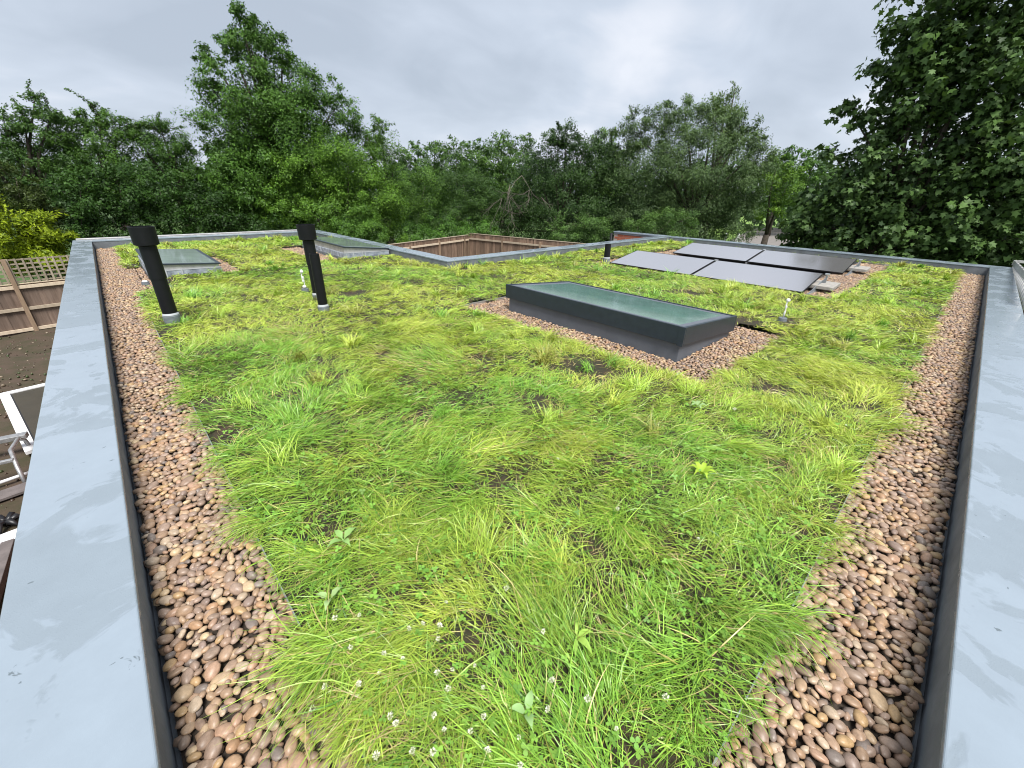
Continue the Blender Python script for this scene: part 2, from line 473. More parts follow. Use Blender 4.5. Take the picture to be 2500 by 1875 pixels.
def make_glass(name, col, rough, var=False):
    m, t, b = mat_new(name)
    b.inputs['Base Color'].default_value = (*col, 1)
    b.inputs['Roughness'].default_value = rough
    b.inputs['IOR'].default_value = 1.52
    b.inputs['Coat Weight'].default_value = 1.0
    b.inputs['Coat Roughness'].default_value = 0.03
    if var:
        tcn = nd(t, 'ShaderNodeTexCoord')
        nz = nd(t, 'ShaderNodeTexNoise', Scale=3.0, Detail=5.0, Roughness=0.6, Distortion=0.4)
        t.links.new(tcn.outputs['Object'], nz.inputs['Vector'])
        rp = nd(t, 'ShaderNodeValToRGB')
        rp.color_ramp.elements[0].position = 0.35; rp.color_ramp.elements[0].color = (*[c * 0.82 for c in col], 1)
        rp.color_ramp.elements[1].position = 0.7; rp.color_ramp.elements[1].color = (*[c * 1.15 for c in col], 1)
        t.links.new(nz.outputs['Fac'], rp.inputs[0]); t.links.new(rp.outputs[0], b.inputs['Base Color'])
        n2 = nd(t, 'ShaderNodeTexNoise', Scale=2.0, Detail=3.0)
        t.links.new(tcn.outputs['Object'], n2.inputs['Vector'])
        mr = nd(t, 'ShaderNodeMapRange'); mr.inputs['To Min'].default_value = 0.02; mr.inputs['To Max'].default_value = 0.12
        t.links.new(n2.outputs['Fac'], mr.inputs['Value']); t.links.new(mr.outputs[0], b.inputs['Coat Roughness'])
    return m
M['sky_glass'] = make_glass('green_tinted_glass', (0.14, 0.28, 0.25), 0.25, True)
def add_sky_sheen_and_condensation(m):
    # sky reflection and condensation painted into the pane colour, near and right edges
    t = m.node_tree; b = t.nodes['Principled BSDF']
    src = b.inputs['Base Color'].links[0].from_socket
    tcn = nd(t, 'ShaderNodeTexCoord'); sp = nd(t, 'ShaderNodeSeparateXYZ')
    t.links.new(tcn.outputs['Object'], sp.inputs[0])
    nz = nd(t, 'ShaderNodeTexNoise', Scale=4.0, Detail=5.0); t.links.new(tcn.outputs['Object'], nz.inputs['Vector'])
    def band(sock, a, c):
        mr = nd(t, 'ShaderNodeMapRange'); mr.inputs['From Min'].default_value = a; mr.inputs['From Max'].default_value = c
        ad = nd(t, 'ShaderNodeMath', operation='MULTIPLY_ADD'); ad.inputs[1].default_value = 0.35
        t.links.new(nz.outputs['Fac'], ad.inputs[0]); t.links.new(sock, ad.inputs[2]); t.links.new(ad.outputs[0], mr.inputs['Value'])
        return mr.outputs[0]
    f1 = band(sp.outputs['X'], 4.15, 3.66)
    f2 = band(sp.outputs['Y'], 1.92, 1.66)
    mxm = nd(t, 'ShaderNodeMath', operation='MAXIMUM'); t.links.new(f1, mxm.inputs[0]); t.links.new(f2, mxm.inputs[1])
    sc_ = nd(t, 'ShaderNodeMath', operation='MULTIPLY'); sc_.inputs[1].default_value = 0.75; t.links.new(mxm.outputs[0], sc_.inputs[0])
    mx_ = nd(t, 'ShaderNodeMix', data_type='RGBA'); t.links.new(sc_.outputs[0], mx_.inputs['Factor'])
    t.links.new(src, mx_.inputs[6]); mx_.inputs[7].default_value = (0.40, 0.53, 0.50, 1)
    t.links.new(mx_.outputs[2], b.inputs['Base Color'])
add_sky_sheen_and_condensation(M['sky_glass'])
M['rear_glass'] = make_glass('grey_green_glass', (0.32, 0.41, 0.37), 0.3, True)
M['dark_glass'] = simple('dark_brown_glass', (0.05, 0.043, 0.03), 0.45, spec=0.25, var=0.15, scale=1.5)
def make_pv():
    m, t, b = mat_new('solar_glass')
    b.inputs['Base Color'].default_value = (0.30, 0.30, 0.33, 1)
    b.inputs['Metallic'].default_value = 0.85
    b.inputs['Roughness'].default_value = 0.16
    tcn = nd(t, 'ShaderNodeTexCoord')
    nz = nd(t, 'ShaderNodeTexNoise', Scale=2.0, Detail=4.0)
    t.links.new(tcn.outputs['Object'], nz.inputs['Vector'])
    mr = nd(t, 'ShaderNodeMapRange'); mr.inputs['To Min'].default_value = 0.10; mr.inputs['To Max'].default_value = 0.2
    t.links.new(nz.outputs['Fac'], mr.inputs['Value']); t.links.new(mr.outputs[0], b.inputs['Roughness'])
    b.inputs['Base Color'].default_value = (0.66, 0.635, 0.645, 1)
    return m
M['pv'] = make_pv()

GZ = -3.0                              # garden ground level; the roof gravel surface is z = 0
XL, YR, YF, XN, YN, XF, CW = -0.244, -0.341, 13.404, 4.467, 6.512, 12.746, 0.31
CT = 0.165                             # coping top

# ------------------------------------------------------------------ setting: ground
def sheet(name, pts, z, mat, kind='structure', sub=0, amp=0.0):
    bm = bmesh.new()
    f = bm.faces.new([bm.verts.new((x, y, z)) for x, y in pts])
    if sub:
        bmesh.ops.subdivide_edges(bm, edges=list(bm.edges), cuts=sub, use_grid_fill=True)
        for v in bm.verts:
            v.co.z += amp * (fbm(np.array([v.co.x * 1.3]), np.array([v.co.y * 1.3]), seed=5)[0] - 0.5)
    o = link(name, bm_mesh(name, bm), mat)
    return tag(o, kind=kind)
sheet('ground', [(-600, -600), (600, -600), (600, 600), (-600, 600)], GZ, M['lawn'])
sheet('garden_soil', [(-9, 2), (-0.6, 2), (-0.6, 19.4), (-9, 19.2)], GZ + 0.06, M['soil'], sub=40, amp=0.10)
sheet('courtyard_paving', [(4.8, 6.85), (12.7, 6.85), (17.0, 12), (15.9, 21.0), (6, 18.6)], GZ + 0.02, M['rust_plank'])
sheet('lawn', [(30, 4), (90, -10), (110, 40), (44, 22)], GZ + 0.02, M['bright_lawn'])
sheet('road', [(38, 11.5), (43, 9.8), (75, 19), (72, 23.5), (47, 17.5)], GZ + 0.03, M['road'])

# ------------------------------------------------------------------ the flat-roofed house
house = empty('house', (0, 0, GZ), 'flat-roofed house with a grassed roof behind grey parapets', 'building')
def hpart(o):
    o.parent = house
    o.matrix_parent_inverse = Matrix.Translation((0, 0, -GZ))
    return o
inner = [(XL, YR), (XF, YR), (XF, YN), (XN, YN), (XN, YF), (XL, YF)]
def offset(pts, d):
    # outward offset of the counter-clockwise L-shaped outline (the corner at index 3 is re-entrant)
    sg = [(-1, -1), (1, -1), (1, 1), (1, 1), (1, 1), (-1, 1)]
    return [(x + sx * d, y + sy * d) for (x, y), (sx, sy) in zip(pts, sg)]
def ring(name, pin, pout, z0, z1, mat, bev=0.0):
    bm = bmesh.new()
    n = len(pin)
    vi = [[bm.verts.new((x, y, z)) for x, y in pin] for z in (z0, z1)]
    vo = [[bm.verts.new((x, y, z)) for x, y in pout] for z in (z0, z1)]
    for i in range(n):
        j = (i + 1) % n
        bm.faces.new((vi[1][i], vo[1][i], vo[1][j], vi[1][j]))
        bm.faces.new((vi[0][j], vo[0][j], vo[0][i], vi[0][i]))
        bm.faces.new((vi[0][i], vi[1][i], vi[1][j], vi[0][j]))
        bm.faces.new((vo[0][j], vo[1][j], vo[1][i], vo[0][i]))
    bmesh.ops.recalc_face_normals(bm, faces=bm.faces)
    if bev:
        ed = [e_ for e_ in bm.edges if e_.calc_face_angle(0) > 0.5]
        bmesh.ops.bevel(bm, geom=ed, offset=bev, segments=3, affect='EDGES', profile=0.5)
    # a slightly hand-made edge
    bmesh.ops.subdivide_edges(bm, edges=[e_ for e_ in bm.edges if e_.calc_length() > 1.0], cuts=24)
    for v in bm.verts:
        k = 0.006 * (vnoise(np.array([v.co.x * 1.7]), np.array([v.co.y * 1.7]), seed=9)[0] - 0.5)
        v.co.z += k
        v.co.x += k * 0.7; v.co.y += k * 0.7
    return hpart(link(name, bm_mesh(name, bm), mat))
ring('coping', offset(inner, 0.0), offset(inner, CW), CT - 0.026, CT, M['coping'], 0.006)
ring('parapet', offset(inner, 0.006), offset(inner, CW - 0.008), -0.12, CT - 0.028, M['upstand'])
hpart(prism('facade', offset(inner, CW - 0.02), GZ, -0.125, M['house_brick']))
hpart(prism('roof_deck', offset(inner, 0.1), -0.12, -0.05, M['upstand']))
# gutter beyond the far left coping
hpart(box('gutter', -0.5, 4.7, YF + CW + 0.06, YF + CW + 0.17, 0.10, 0.19, M['alu_dull'], bev=0.01))
hpart(box('gutter_fascia', -0.5, 4.7, YF + CW - 0.004, YF + CW + 0.06, -0.1, 0.125, M['frame_black']))
# short return wall of red brick beyond the notch
WY0, WY1 = YN + CW + 0.002, 8.54
rw = hpart(box('brick_wall', XF + 0.022, XF + CW - 0.01, WY0, WY1, GZ, CT - 0.03, M['mortar']))
bk = hpart(box('coping', XF - 0.01, XF + CW, WY0 + 0.003, WY1 + 0.02, CT - 0.03, CT + 0.004, M['coping'], bev=0.006))
hpart(box('coping_fascia', XF + 0.0, XF + 0.02, WY0, WY1, CT - 0.075, CT - 0.032, M['upstand']))
bm = bmesh.new(); add_box(bm, -0.05, 0.05, -0.1065, 0.1065, -0.0325, 0.0325, 0.004)
brick_me = bm_mesh('brick', bm); brick_me.materials.append(M['brick'])
bm = bmesh.new(); add_box(bm, -0.05, 0.05, -0.0515, 0.0515, -0.0325, 0.0325, 0.004)
half_me = bm_mesh('brick_half', bm); half_me.materials.append(M['brick'])
row = 0
z = CT - 0.075 - 0.042
while z > -0.75:
    y = WY0 + (0.11 if row % 2 == 0 else 0.055)
    first = row % 2 == 1
    while y < WY1 - 0.05:
        me = half_me if first else brick_me
        o = link('brick', me, None, rw, (XF + 0.066 + random.uniform(-0.002, 0.002), y, z))
        o.rotation_euler = (0, 0, random.uniform(-0.006, 0.006))
        y += 0.17 if first else 0.2255
        first = False
    z -= 0.0755; row += 1
dp = empty('downpipe', (12.80, 8.66, GZ), 'black downpipe beside the end of the red brick wall', 'pipe')
tube('pipe', [(0, 0, 0), (0, 0, 3.1)], 0.05, M['black_plastic'], dp, 12)
lathe('pipe_collar', [(0.051, 2.4), (0.062, 2.41), (0.062, 2.49), (0.051, 2.5)], M['black_plastic'], dp, 12)

# ------------------------------------------------------------------ beds of pebbles and turf
EX, EY = 0.12, 0.03                     # edging lines
SKY = (3.47, 4.62, 1.50, 3.74)          # central skylight kerb
SK2 = (0.33, 1.28, 8.38, 10.5)
SK3 = (3.43, 4.45, 8.65, 11.1)
BEDS = [(3.08, 5.0, 1.08, 4.22), (7.38, 12.62, 1.14, 5.45), (0.0, 0.36, 7.4, 9.9), (0.2, 0.5, 7.4, 8.38), (1.2, 1.55, 8.3, 10.6), (2.95, 3.5, 8.75, 11.3)]
SOLID = [SKY, SK2, SK3]
def in_rect(x, y, r, g=0.0):
    return (x > r[0] - g) & (x < r[1] + g) & (y > r[2] - g) & (y < r[3] + g)
def in_roof(x, y, g=0.0):
    return (x > XL + g) & (y > YR + g) & (((x < XF - g) & (y < YN - g)) | ((x < XN - g) & (y < YF - g)))
def grass_mask(x, y, slack=0.0):
    n = 0.06 * (fbm(x * 3.0, y * 3.0, seed=31) - 0.5) * 2 + slack
    ok = in_roof(x, y, 0.01) & (x > EX - n * 0.6) & (y > EY - n * 0.6)
    for b in BEDS:
        ok &= ~in_rect(x, y, b, -n)
    for b in SOLID:
        ok &= ~in_rect(x, y, b, 0.02)
    return ok
BARE = [(2.63, 1.84, 0.24), (1.10, 1.22, 0.08), (1.14, 2.01, 0.09), (1.87, 1.59, 0.11), (0.40, 1.44, 0.08), (0.85, 0.42, 0.055), (2.08, 2.62, 0.1),
        (1.16, 0.64, 0.06), (0.22, 2.6, 0.09), (5.55, 1.24, 0.13), (2.35, 2.2, 0.1), (1.5, 3.2, 0.1), (3.4, 0.7, 0.1), (0.9, 3.0, 0.09), (2.3, 0.35, 0.1),
        (5.15, 1.6, 0.16), (2.3, 5.6, 0.15), (6.1, 2.6, 0.18), (4.6, 6.3, 0.2)]
def bare(x, y):
    k = np.zeros_like(x)
    for bx, by, r in BARE:
        w = r * (0.7 + 0.9 * fbm(x * 7, y * 7, seed=77))
        k = np.maximum(k, np.clip(1.35 - np.hypot(x - bx, y - by) / w, 0, 1))
    return k
def turf_h(x, y):
    edge = np.clip(np.minimum(x - EX, y - EY) / 0.06, 0.0, 1.0)
    for b in BEDS:
        d = np.maximum(np.maximum(b[0] - x, x - b[1]), np.maximum(b[2] - y, y - b[3]))
        edge = np.minimum(edge, np.clip(d / 0.1, 0, 1))
    return 0.012 + edge * (0.014 + 0.050 * fbm(x * 1.6, y * 1.6, seed=3) ** 1.3) - 0.012 * bare(x, y)

# turf soil sheet
cell = 0.08
gx, gy = np.meshgrid(np.arange(0.04, XF, cell), np.arange(-0.04, YF, cell), indexing='ij')
okc = grass_mask(gx + cell / 2, gy + cell / 2, -0.02) & in_roof(gx, gy) & in_roof(gx + cell, gy + cell)
idx = -np.ones(gx.shape, int)
use = np.zeros((gx.shape[0] + 1, gx.shape[1] + 1), bool)
ii, jj = np.nonzero(okc)
vx = {}
V, T = [], []
nxg, nyg = gx.shape
vid = -np.ones((nxg + 1, nyg + 1), int)
for a, b in ((0, 0), (1, 0), (0, 1), (1, 1)):
    use[ii + a, jj + b] = True
ui, uj = np.nonzero(use)
vid[ui, uj] = np.arange(len(ui))
px, py = 0.04 + ui * cell, -0.04 + uj * cell
V = np.stack([px, py, turf_h(px, py)], 1)
a, b, c, d = vid[ii, jj], vid[ii + 1, jj], vid[ii + 1, jj + 1], vid[ii, jj + 1]
T = np.concatenate([np.stack([a, b, c], 1), np.stack([a, c, d], 1)])
tag(mesh_tris('turf_soil', V, T, M['soil_roof'], smooth=True), kind='structure')

# ---------------- pebbles
def ico(sub):
    bm = bmesh.new(); bmesh.ops.create_icosphere(bm, subdivisions=sub, radius=1.0)
    bm.verts.ensure_lookup_table()
    v = np.array([w.co[:] for w in bm.verts]); f = np.array([[w.index for w in q.verts] for q in bm.faces])
    bm.free()
    return v, f
def pebble_variants(sub, n, seed):
    r = np.random.default_rng(seed)
    v, f = ico(sub)
    res = []
    for k in range(n):
        w = v.copy()
        for _ in range(r.integers(2, 5)):            # worn flats
            nn = r.normal(size=3); nn /= np.linalg.norm(nn)
            dd = r.uniform(0.62, 0.9)
            e_ = w @ nn - dd
            w = w - np.outer(np.clip(e_, 0, None) * 0.85, nn)
        w *= 1 + 0.16 * (fbm(v[:, 0] * 1.3 + k * 9 + 50, v[:, 1] * 1.3 + 50, v[:, 2] * 1.3 + 50, seed=k)[:, None] - 0.5)
        res.append(w)
    return res, f
PV1, PF1 = pebble_variants(1, 10, 1)
PV2, PF2 = pebble_variants(2, 10, 1)

def darts(x0, x1, y0, y1, keep, dens, rlo, rhi, seed, over=0.80):
    r = np.random.default_rng(seed)
    n = int((x1 - x0) * (y1 - y0) * dens)
    P = np.stack([r.uniform(x0, x1, n), r.uniform(y0, y1, n)], 1)
    P = P[keep(P[:, 0], P[:, 1])]
    R = rlo + (rhi - rlo) * r.beta(1.6, 2.6, len(P))
    q = np.linspace(1.0, 0.0, len(P)); R = R * (0.75 + 0.35 * q)
    cs = rhi * 1.6
    grid = {}
    outp = []
    for (x, y), rad in zip(P.tolist(), R.tolist()):
        i, j = int(x // cs), int(y // cs)
        ok = True
        for a_ in (i - 1, i, i + 1):
            for b_ in (j - 1, j, j + 1):
                for (u, w, s) in grid.get((a_, b_), ()):
                    dd = over * (rad + s)
                    if (u - x) ** 2 + (w - y) ** 2 < dd * dd:
                        ok = False; break
                if not ok: break
            if not ok: break
        if ok:
            grid.setdefault((i, j), []).append((x, y, rad)); outp.append((x, y, rad))
    return np.array(outp)

def rotmats(yaw, tilt, tdir):
    n = len(yaw)
    c, s = np.cos(yaw), np.sin(yaw)
    Rz = np.zeros((n, 3, 3)); Rz[:, 0, 0] = c; Rz[:, 0, 1] = -s; Rz[:, 1, 0] = s; Rz[:, 1, 1] = c; Rz[:, 2, 2] = 1
    ax = np.stack([np.cos(tdir), np.sin(tdir), np.zeros(n)], 1)
    K = np.zeros((n, 3, 3)); K[:, 0, 1] = -ax[:, 2]; K[:, 0, 2] = ax[:, 1]; K[:, 1, 0] = ax[:, 2]; K[:, 1, 2] = -ax[:, 0]; K[:, 2, 0] = -ax[:, 1]; K[:, 2, 1] = ax[:, 0]
    Rt = np.eye(3)[None] + np.sin(tilt)[:, None, None] * K + (1 - np.cos(tilt))[:, None, None] * (K @ K)
    return Rt @ Rz

pebble_me = []
for k in range(10):
    me = bpy.data.meshes.new('pebble')
    me.from_pydata(PV2[k].tolist(), [], PF2.tolist())
    me.polygons.foreach_set('use_smooth', np.ones(len(me.polygons), dtype=bool))
    me.materials.append(M['pebble'])
    pebble_me.append(me)

def pick_cols(n, r):
    c = np.array(PEB)[r.integers(0, len(PEB), n)]
    return c * r.uniform(0.85, 1.15, (n, 1))

def pebble_bed(name, x0, x1, y0, y1, keep, seed, singles=0, floor=True):
    r = np.random.default_rng(seed)
    bed = sheet(name, [(x0, y0), (x1, y0), (x1, y1), (x0, y1)], -0.035 + 0.0006 * seed % 0.004, M['gravel_floor'])
    V, T, C, nv = [], [], [], 0
    singles_list = []
    for layer in (0, 1):
        if layer == 0:
            P = darts(x0 + .008, x1 - .008, y0 + .008, y1 - .008, lambda x, y: keep(x, y) & (np.hypot(x, y) < 6.5), 5000, 0.013, 0.026, seed + 50, 0.9)
        else:
            P = darts(x0 + .012, x1 - .012, y0 + .012, y1 - .012, keep, 11000, 0.0105, 0.0265, seed, 0.80)
        if len(P) == 0:
            continue
        n = len(P)
        d = np.hypot(np.hypot(P[:, 0], P[:, 1]), CAM_Z)
        asp = np.stack([r.uniform(1.05, 1.5, n), r.uniform(0.8, 1.05, n), r.uniform(0.5, 0.85, n)], 1) * P[:, 2:3]
        mound = 0.02 * (fbm(P[:, 0] * 4, P[:, 1] * 4, seed=12) - 0.5)
        zc_ = (-0.020 if layer == 0 else -0.008) + r.uniform(-0.005, 0.006, n) + mound
        R = rotmats(r.uniform(0, 6.28, n), np.abs(r.normal(0, 0.28, n)), r.uniform(0, 6.28, n))
        var = r.integers(0, 10, n)
        col = pick_cols(n, r)
        single = np.zeros(n, bool)
        if layer == 1 and singles:
            c3 = np.stack([P[:, 0], P[:, 1], np.full(n, -CAM_Z)], 1)
            dep = c3 @ np.array(FWD); sx = c3 @ np.array(RIGHT) / dep; sy = c3 @ np.array(UPV) / dep
            inv = (dep > 0.2) & (np.abs(sx) < 1.21) & (np.abs(sy) < 0.90)
            size = np.where(inv, P[:, 2] / np.maximum(dep, 0.1), 0)
            order = np.argsort(-size)[:singles]
            single[order[size[order] > 0]] = True
        for i in np.nonzero(single)[0]:
            Mx = Matrix.Identity(4)
            A = R[i] @ np.diag(asp[i])
            for p_ in range(3):
                for q_ in range(3):
                    Mx[p_][q_] = A[p_, q_]
            Mx.translation = Vector((P[i, 0], P[i, 1], zc_[i]))
            o = link('pebble', pebble_me[var[i]], None, bed)
            o.matrix_basis = Mx
        for lod in (0, 1):
            hi = (d < 3.5) & (layer == 1)
            sel_l = (hi if lod else ~hi) & ~single
            vv, ff = (PV2, PF2) if lod else (PV1, PF1)
            for k in range(10):
                s = np.nonzero(sel_l & (var == k))[0]
                if len(s) == 0: continue
                W = np.einsum('nij,vj->nvi', R[s] * asp[s][:, None, :], vv[k])
                W += np.stack([P[s, 0], P[s, 1], zc_[s]], 1)[:, None, :]
                m_ = vv[k].shape[0]
                V.append(W.reshape(-1, 3)); C.append(np.repeat(col[s], m_, 0))
                T.append((ff[None] + (nv + np.arange(len(s)) * m_)[:, None, None]).reshape(-1, 3))
                nv += len(s) * m_
    if V:
        o = mesh_tris('pebbles', np.concatenate(V), np.concatenate(T), M['pebbles'], bed, np.concatenate(C), smooth=True)
        o['kind'] = 'stuff'
    return bed
NOSOLID = lambda x, y: ~(in_rect(x, y, SKY, 0.01) | in_rect(x, y, SK2, 0.01) | in_rect(x, y, SK3, 0.01))
pebble_bed('gravel_strip', XL + 0.006, EX + 0.11, YR + 0.006, YF - 0.01, NOSOLID, 1, 150)
pebble_bed('gravel_strip', EX + 0.112, XF - 0.01, YR + 0.006, EY + 0.11, NOSOLID, 2, 150)
pebble_bed('gravel_bed', 3.05, 5.05, 1.05, 4.25, lambda x, y: NOSOLID(x, y) & ~((x > 4.64) & (y > 3.0)), 3)
pebble_bed('gravel_bed', 7.36, 12.6, 1.12, 5.5, lambda x, y: ~in_rect(x, y, (7.68, 11.15, 1.75, 4.85)) & ~((y > 1.7) & (x > 11.2)), 4)
pebble_bed('gravel_bed', 0.232, 0.5, 7.36, 10.0, NOSOLID, 5)
pebble_bed('gravel_bed', 1.285, 1.62, 8.25, 10.7, NOSOLID, 6)
pebble_bed('gravel_bed', 2.9, 3.425, 8.7, 11.3, NOSOLID, 7)

# clods on the garden soil
rcl = np.random.default_rng(8)
nc = 1300
cx_ = rcl.uniform(-4.5, -0.7, nc); cy_ = rcl.uniform(4.0, 19.0, nc)
Rc = rotmats(rcl.uniform(0, 6.28, nc), rcl.uniform(0, 0.6, nc), rcl.uniform(0, 6.28, nc))
sc_ = rcl.uniform(0.012, 0.04, (nc, 1)) * rcl.uniform(0.6, 1.2, (nc, 3))
Wc = np.einsum('nij,vj->nvi', Rc * sc_[:, None, :], PV1[0]) + np.stack([cx_, cy_, np.full(nc, GZ + 0.07)], 1)[:, None, :]
ccl = np.where((rcl.random(nc) < 0.12)[:, None], np.array([0.20, 0.16, 0.11]), np.where((rcl.random(nc) < 0.25)[:, None], np.array([0.06, 0.085, 0.03]), np.array([0.08, 0.053, 0.036]))) * rcl.uniform(0.7, 1.3, (nc, 1))
tag(mesh_tris('soil_clods', Wc.reshape(-1, 3), (PF1[None] + (np.arange(nc) * 12)[:, None, None]).reshape(-1, 3), M['pebbles'], None, np.repeat(ccl, 12, 0)), 'loose clods and stones on the bare garden soil', 'clods', kind='stuff')

# aluminium edging between pebbles and turf
def edging(x0, x1, y0, y1, label):
    bm = bmesh.new()
    L = max(x1 - x0, y1 - y0); n = max(2, int(L / 0.25))
    for k in range(n):
        t0, t1 = k / n, (k + 1) / n
        g = 0.0015
        if x1 - x0 > y1 - y0:
            add_box(bm, x0 + (x1 - x0) * t0, x0 + (x1 - x0) * t1 - g, y0, y1, -0.03, 0.024 + random.uniform(-0.002, 0.002))
        else:
            add_box(bm, x0, x1, y0 + (y1 - y0) * t0, y0 + (y1 - y0) * t1 - g, -0.03, 0.024 + random.uniform(-0.002, 0.002))
    tag(link('edging_strip', bm_mesh('edging_strip', bm), M['alu']), label, 'edging')
edging(EX - 0.005, EX - 0.001, EY, 7.38, 'thin metal edging between the left gravel strip and the turf')
edging(EX, XF - 0.2, EY - 0.004, EY, 'thin metal edging between the right gravel strip and the turf')
edging(3.0, 5.0, 4.222, 4.234, 'white metal edging strip behind the large dark skylight')
edging(7.4, 12.6, 1.112, 1.118, 'thin metal edging beside the pebbles round the solar panels')
edging(12.625, 12.637, 0.55, 1.6, 'short white edging strip below the far right parapet')

# ---------------- grass
def blades(P, z0, th, L, w, ph0, ph1, curl, seg, col, roll):
    n = len(P)
    pos = np.stack([P[:, 0], P[:, 1], z0], 1)
    prev = pos.copy()
    rings = []
    for k in range(seg + 1):
        s = k / seg
        t_ = th + curl * s
        perp = np.stack([-np.sin(t_) * np.cos(roll), np.cos(t_) * np.cos(roll), np.sin(roll)], 1)
        hw = (w * (1 - 0.75 * s ** 1.6) * (0.75 if k == 0 else 1.0))[:, None] * 0.5
        if k < seg:
            rings.append(pos - perp * hw); rings.append(pos + perp * hw)
        else:
            rings.append(pos)
        if k < seg:
            ph = ph0 + (ph1 - ph0) * ((k + 0.5) / seg) ** 0.75
            st = (L / seg)[:, None] * np.stack([np.cos(ph) * np.cos(t_), np.cos(ph) * np.sin(t_), np.sin(ph)], 1)
            pos = pos + st
            floor_ = np.where((pos[:, 0] < EX) | (pos[:, 1] < EY), 0.008, z0 - 0.006)
            pos[:, 2] = np.maximum(pos[:, 2], floor_)
    Vb = np.stack(rings, 1)                     # n, 2seg+1, 3
    m_ = 2 * seg + 1
    f = []
    for k in range(seg - 1):
        a_ = 2 * k
        f += [(a_, a_ + 1, a_ + 3), (a_, a_ + 3, a_ + 2)]
    f.append((2 * seg - 2, 2 * seg - 1, 2 * seg))
    f = np.array(f)
    Tt = (f[None] + (np.arange(n) * m_)[:, None, None]).reshape(-1, 3)
    return Vb.reshape(-1, 3), Tt, np.repeat(col, m_, 0)

C_YEL = np.array([0.47, 0.56, 0.085]); C_LIT = np.array([0.37, 0.53, 0.070]); C_GRN = np.array([0.22, 0.44, 0.055])
C_DEEP = np.array([0.08, 0.22, 0.03]); C_STRAW = np.array([0.55, 0.45, 0.20]); C_OLV = np.array([0.34, 0.36, 0.07])
def grass_cols(x, y, r, far):
    n = len(x)
    a_ = fbm(x * 0.75, y * 0.75, seed=41)           # lush green against yellow patches
    b_ = fbm(x * 2.4, y * 2.4, seed=42)
    g = np.clip((a_ - 0.42) * 3.6 + (b_ - 0.5) * 2.2 + 0.35 * far + r.normal(0, 0.24, n), 0, 1)
    c = C_LIT + (C_YEL - C_LIT) * g[:, None]
    deep = np.clip((0.46 - a_) * 5.0 + (0.5 - b_) * 2.5 - 0.45 * far + r.normal(0, 0.22, n), 0, 1)
    c = c + (C_GRN - c) * (deep[:, None] * 0.85)
    k = r.random(n)
    c = np.where((k < 0.05)[:, None], C_DEEP, c)
    ol = fbm(x * 1.7, y * 1.7, seed=44)
    c = np.where((k > 0.90 - 0.5 * np.clip(ol - 0.55, 0, 1))[:, None] & (k < 0.965)[:, None], C_OLV, c)
    straw = 0.05 + 0.55 * bare(x, y) + 0.20 * np.clip(fbm(x * 1.9, y * 1.9, seed=43) - 0.60, 0, 1) / 0.25
    c = np.where((r.random(n) < straw)[:, None], C_STRAW, c)
    return c * r.uniform(0.72, 1.25, (n, 1))

def scatter(dens, d0, d1, r):
    n = int(dens * XF * YF)
    x = r.uniform(0.03, XF, n); y = r.uniform(-0.06, YF, n)
    d = np.hypot(x, y)
    k = (d >= d0) & (d < d1)
    x, y = x[k], y[k]
    k = grass_mask(x, y); x, y = x[k], y[k]
    clump = fbm(x * 5.0, y * 5.0, seed=51)
    k = r.random(len(x)) < (1 - 0.9 * bare(x, y)) * np.clip(0.45 + 1.1 * clump, 0, 1)
    return x[k], y[k]

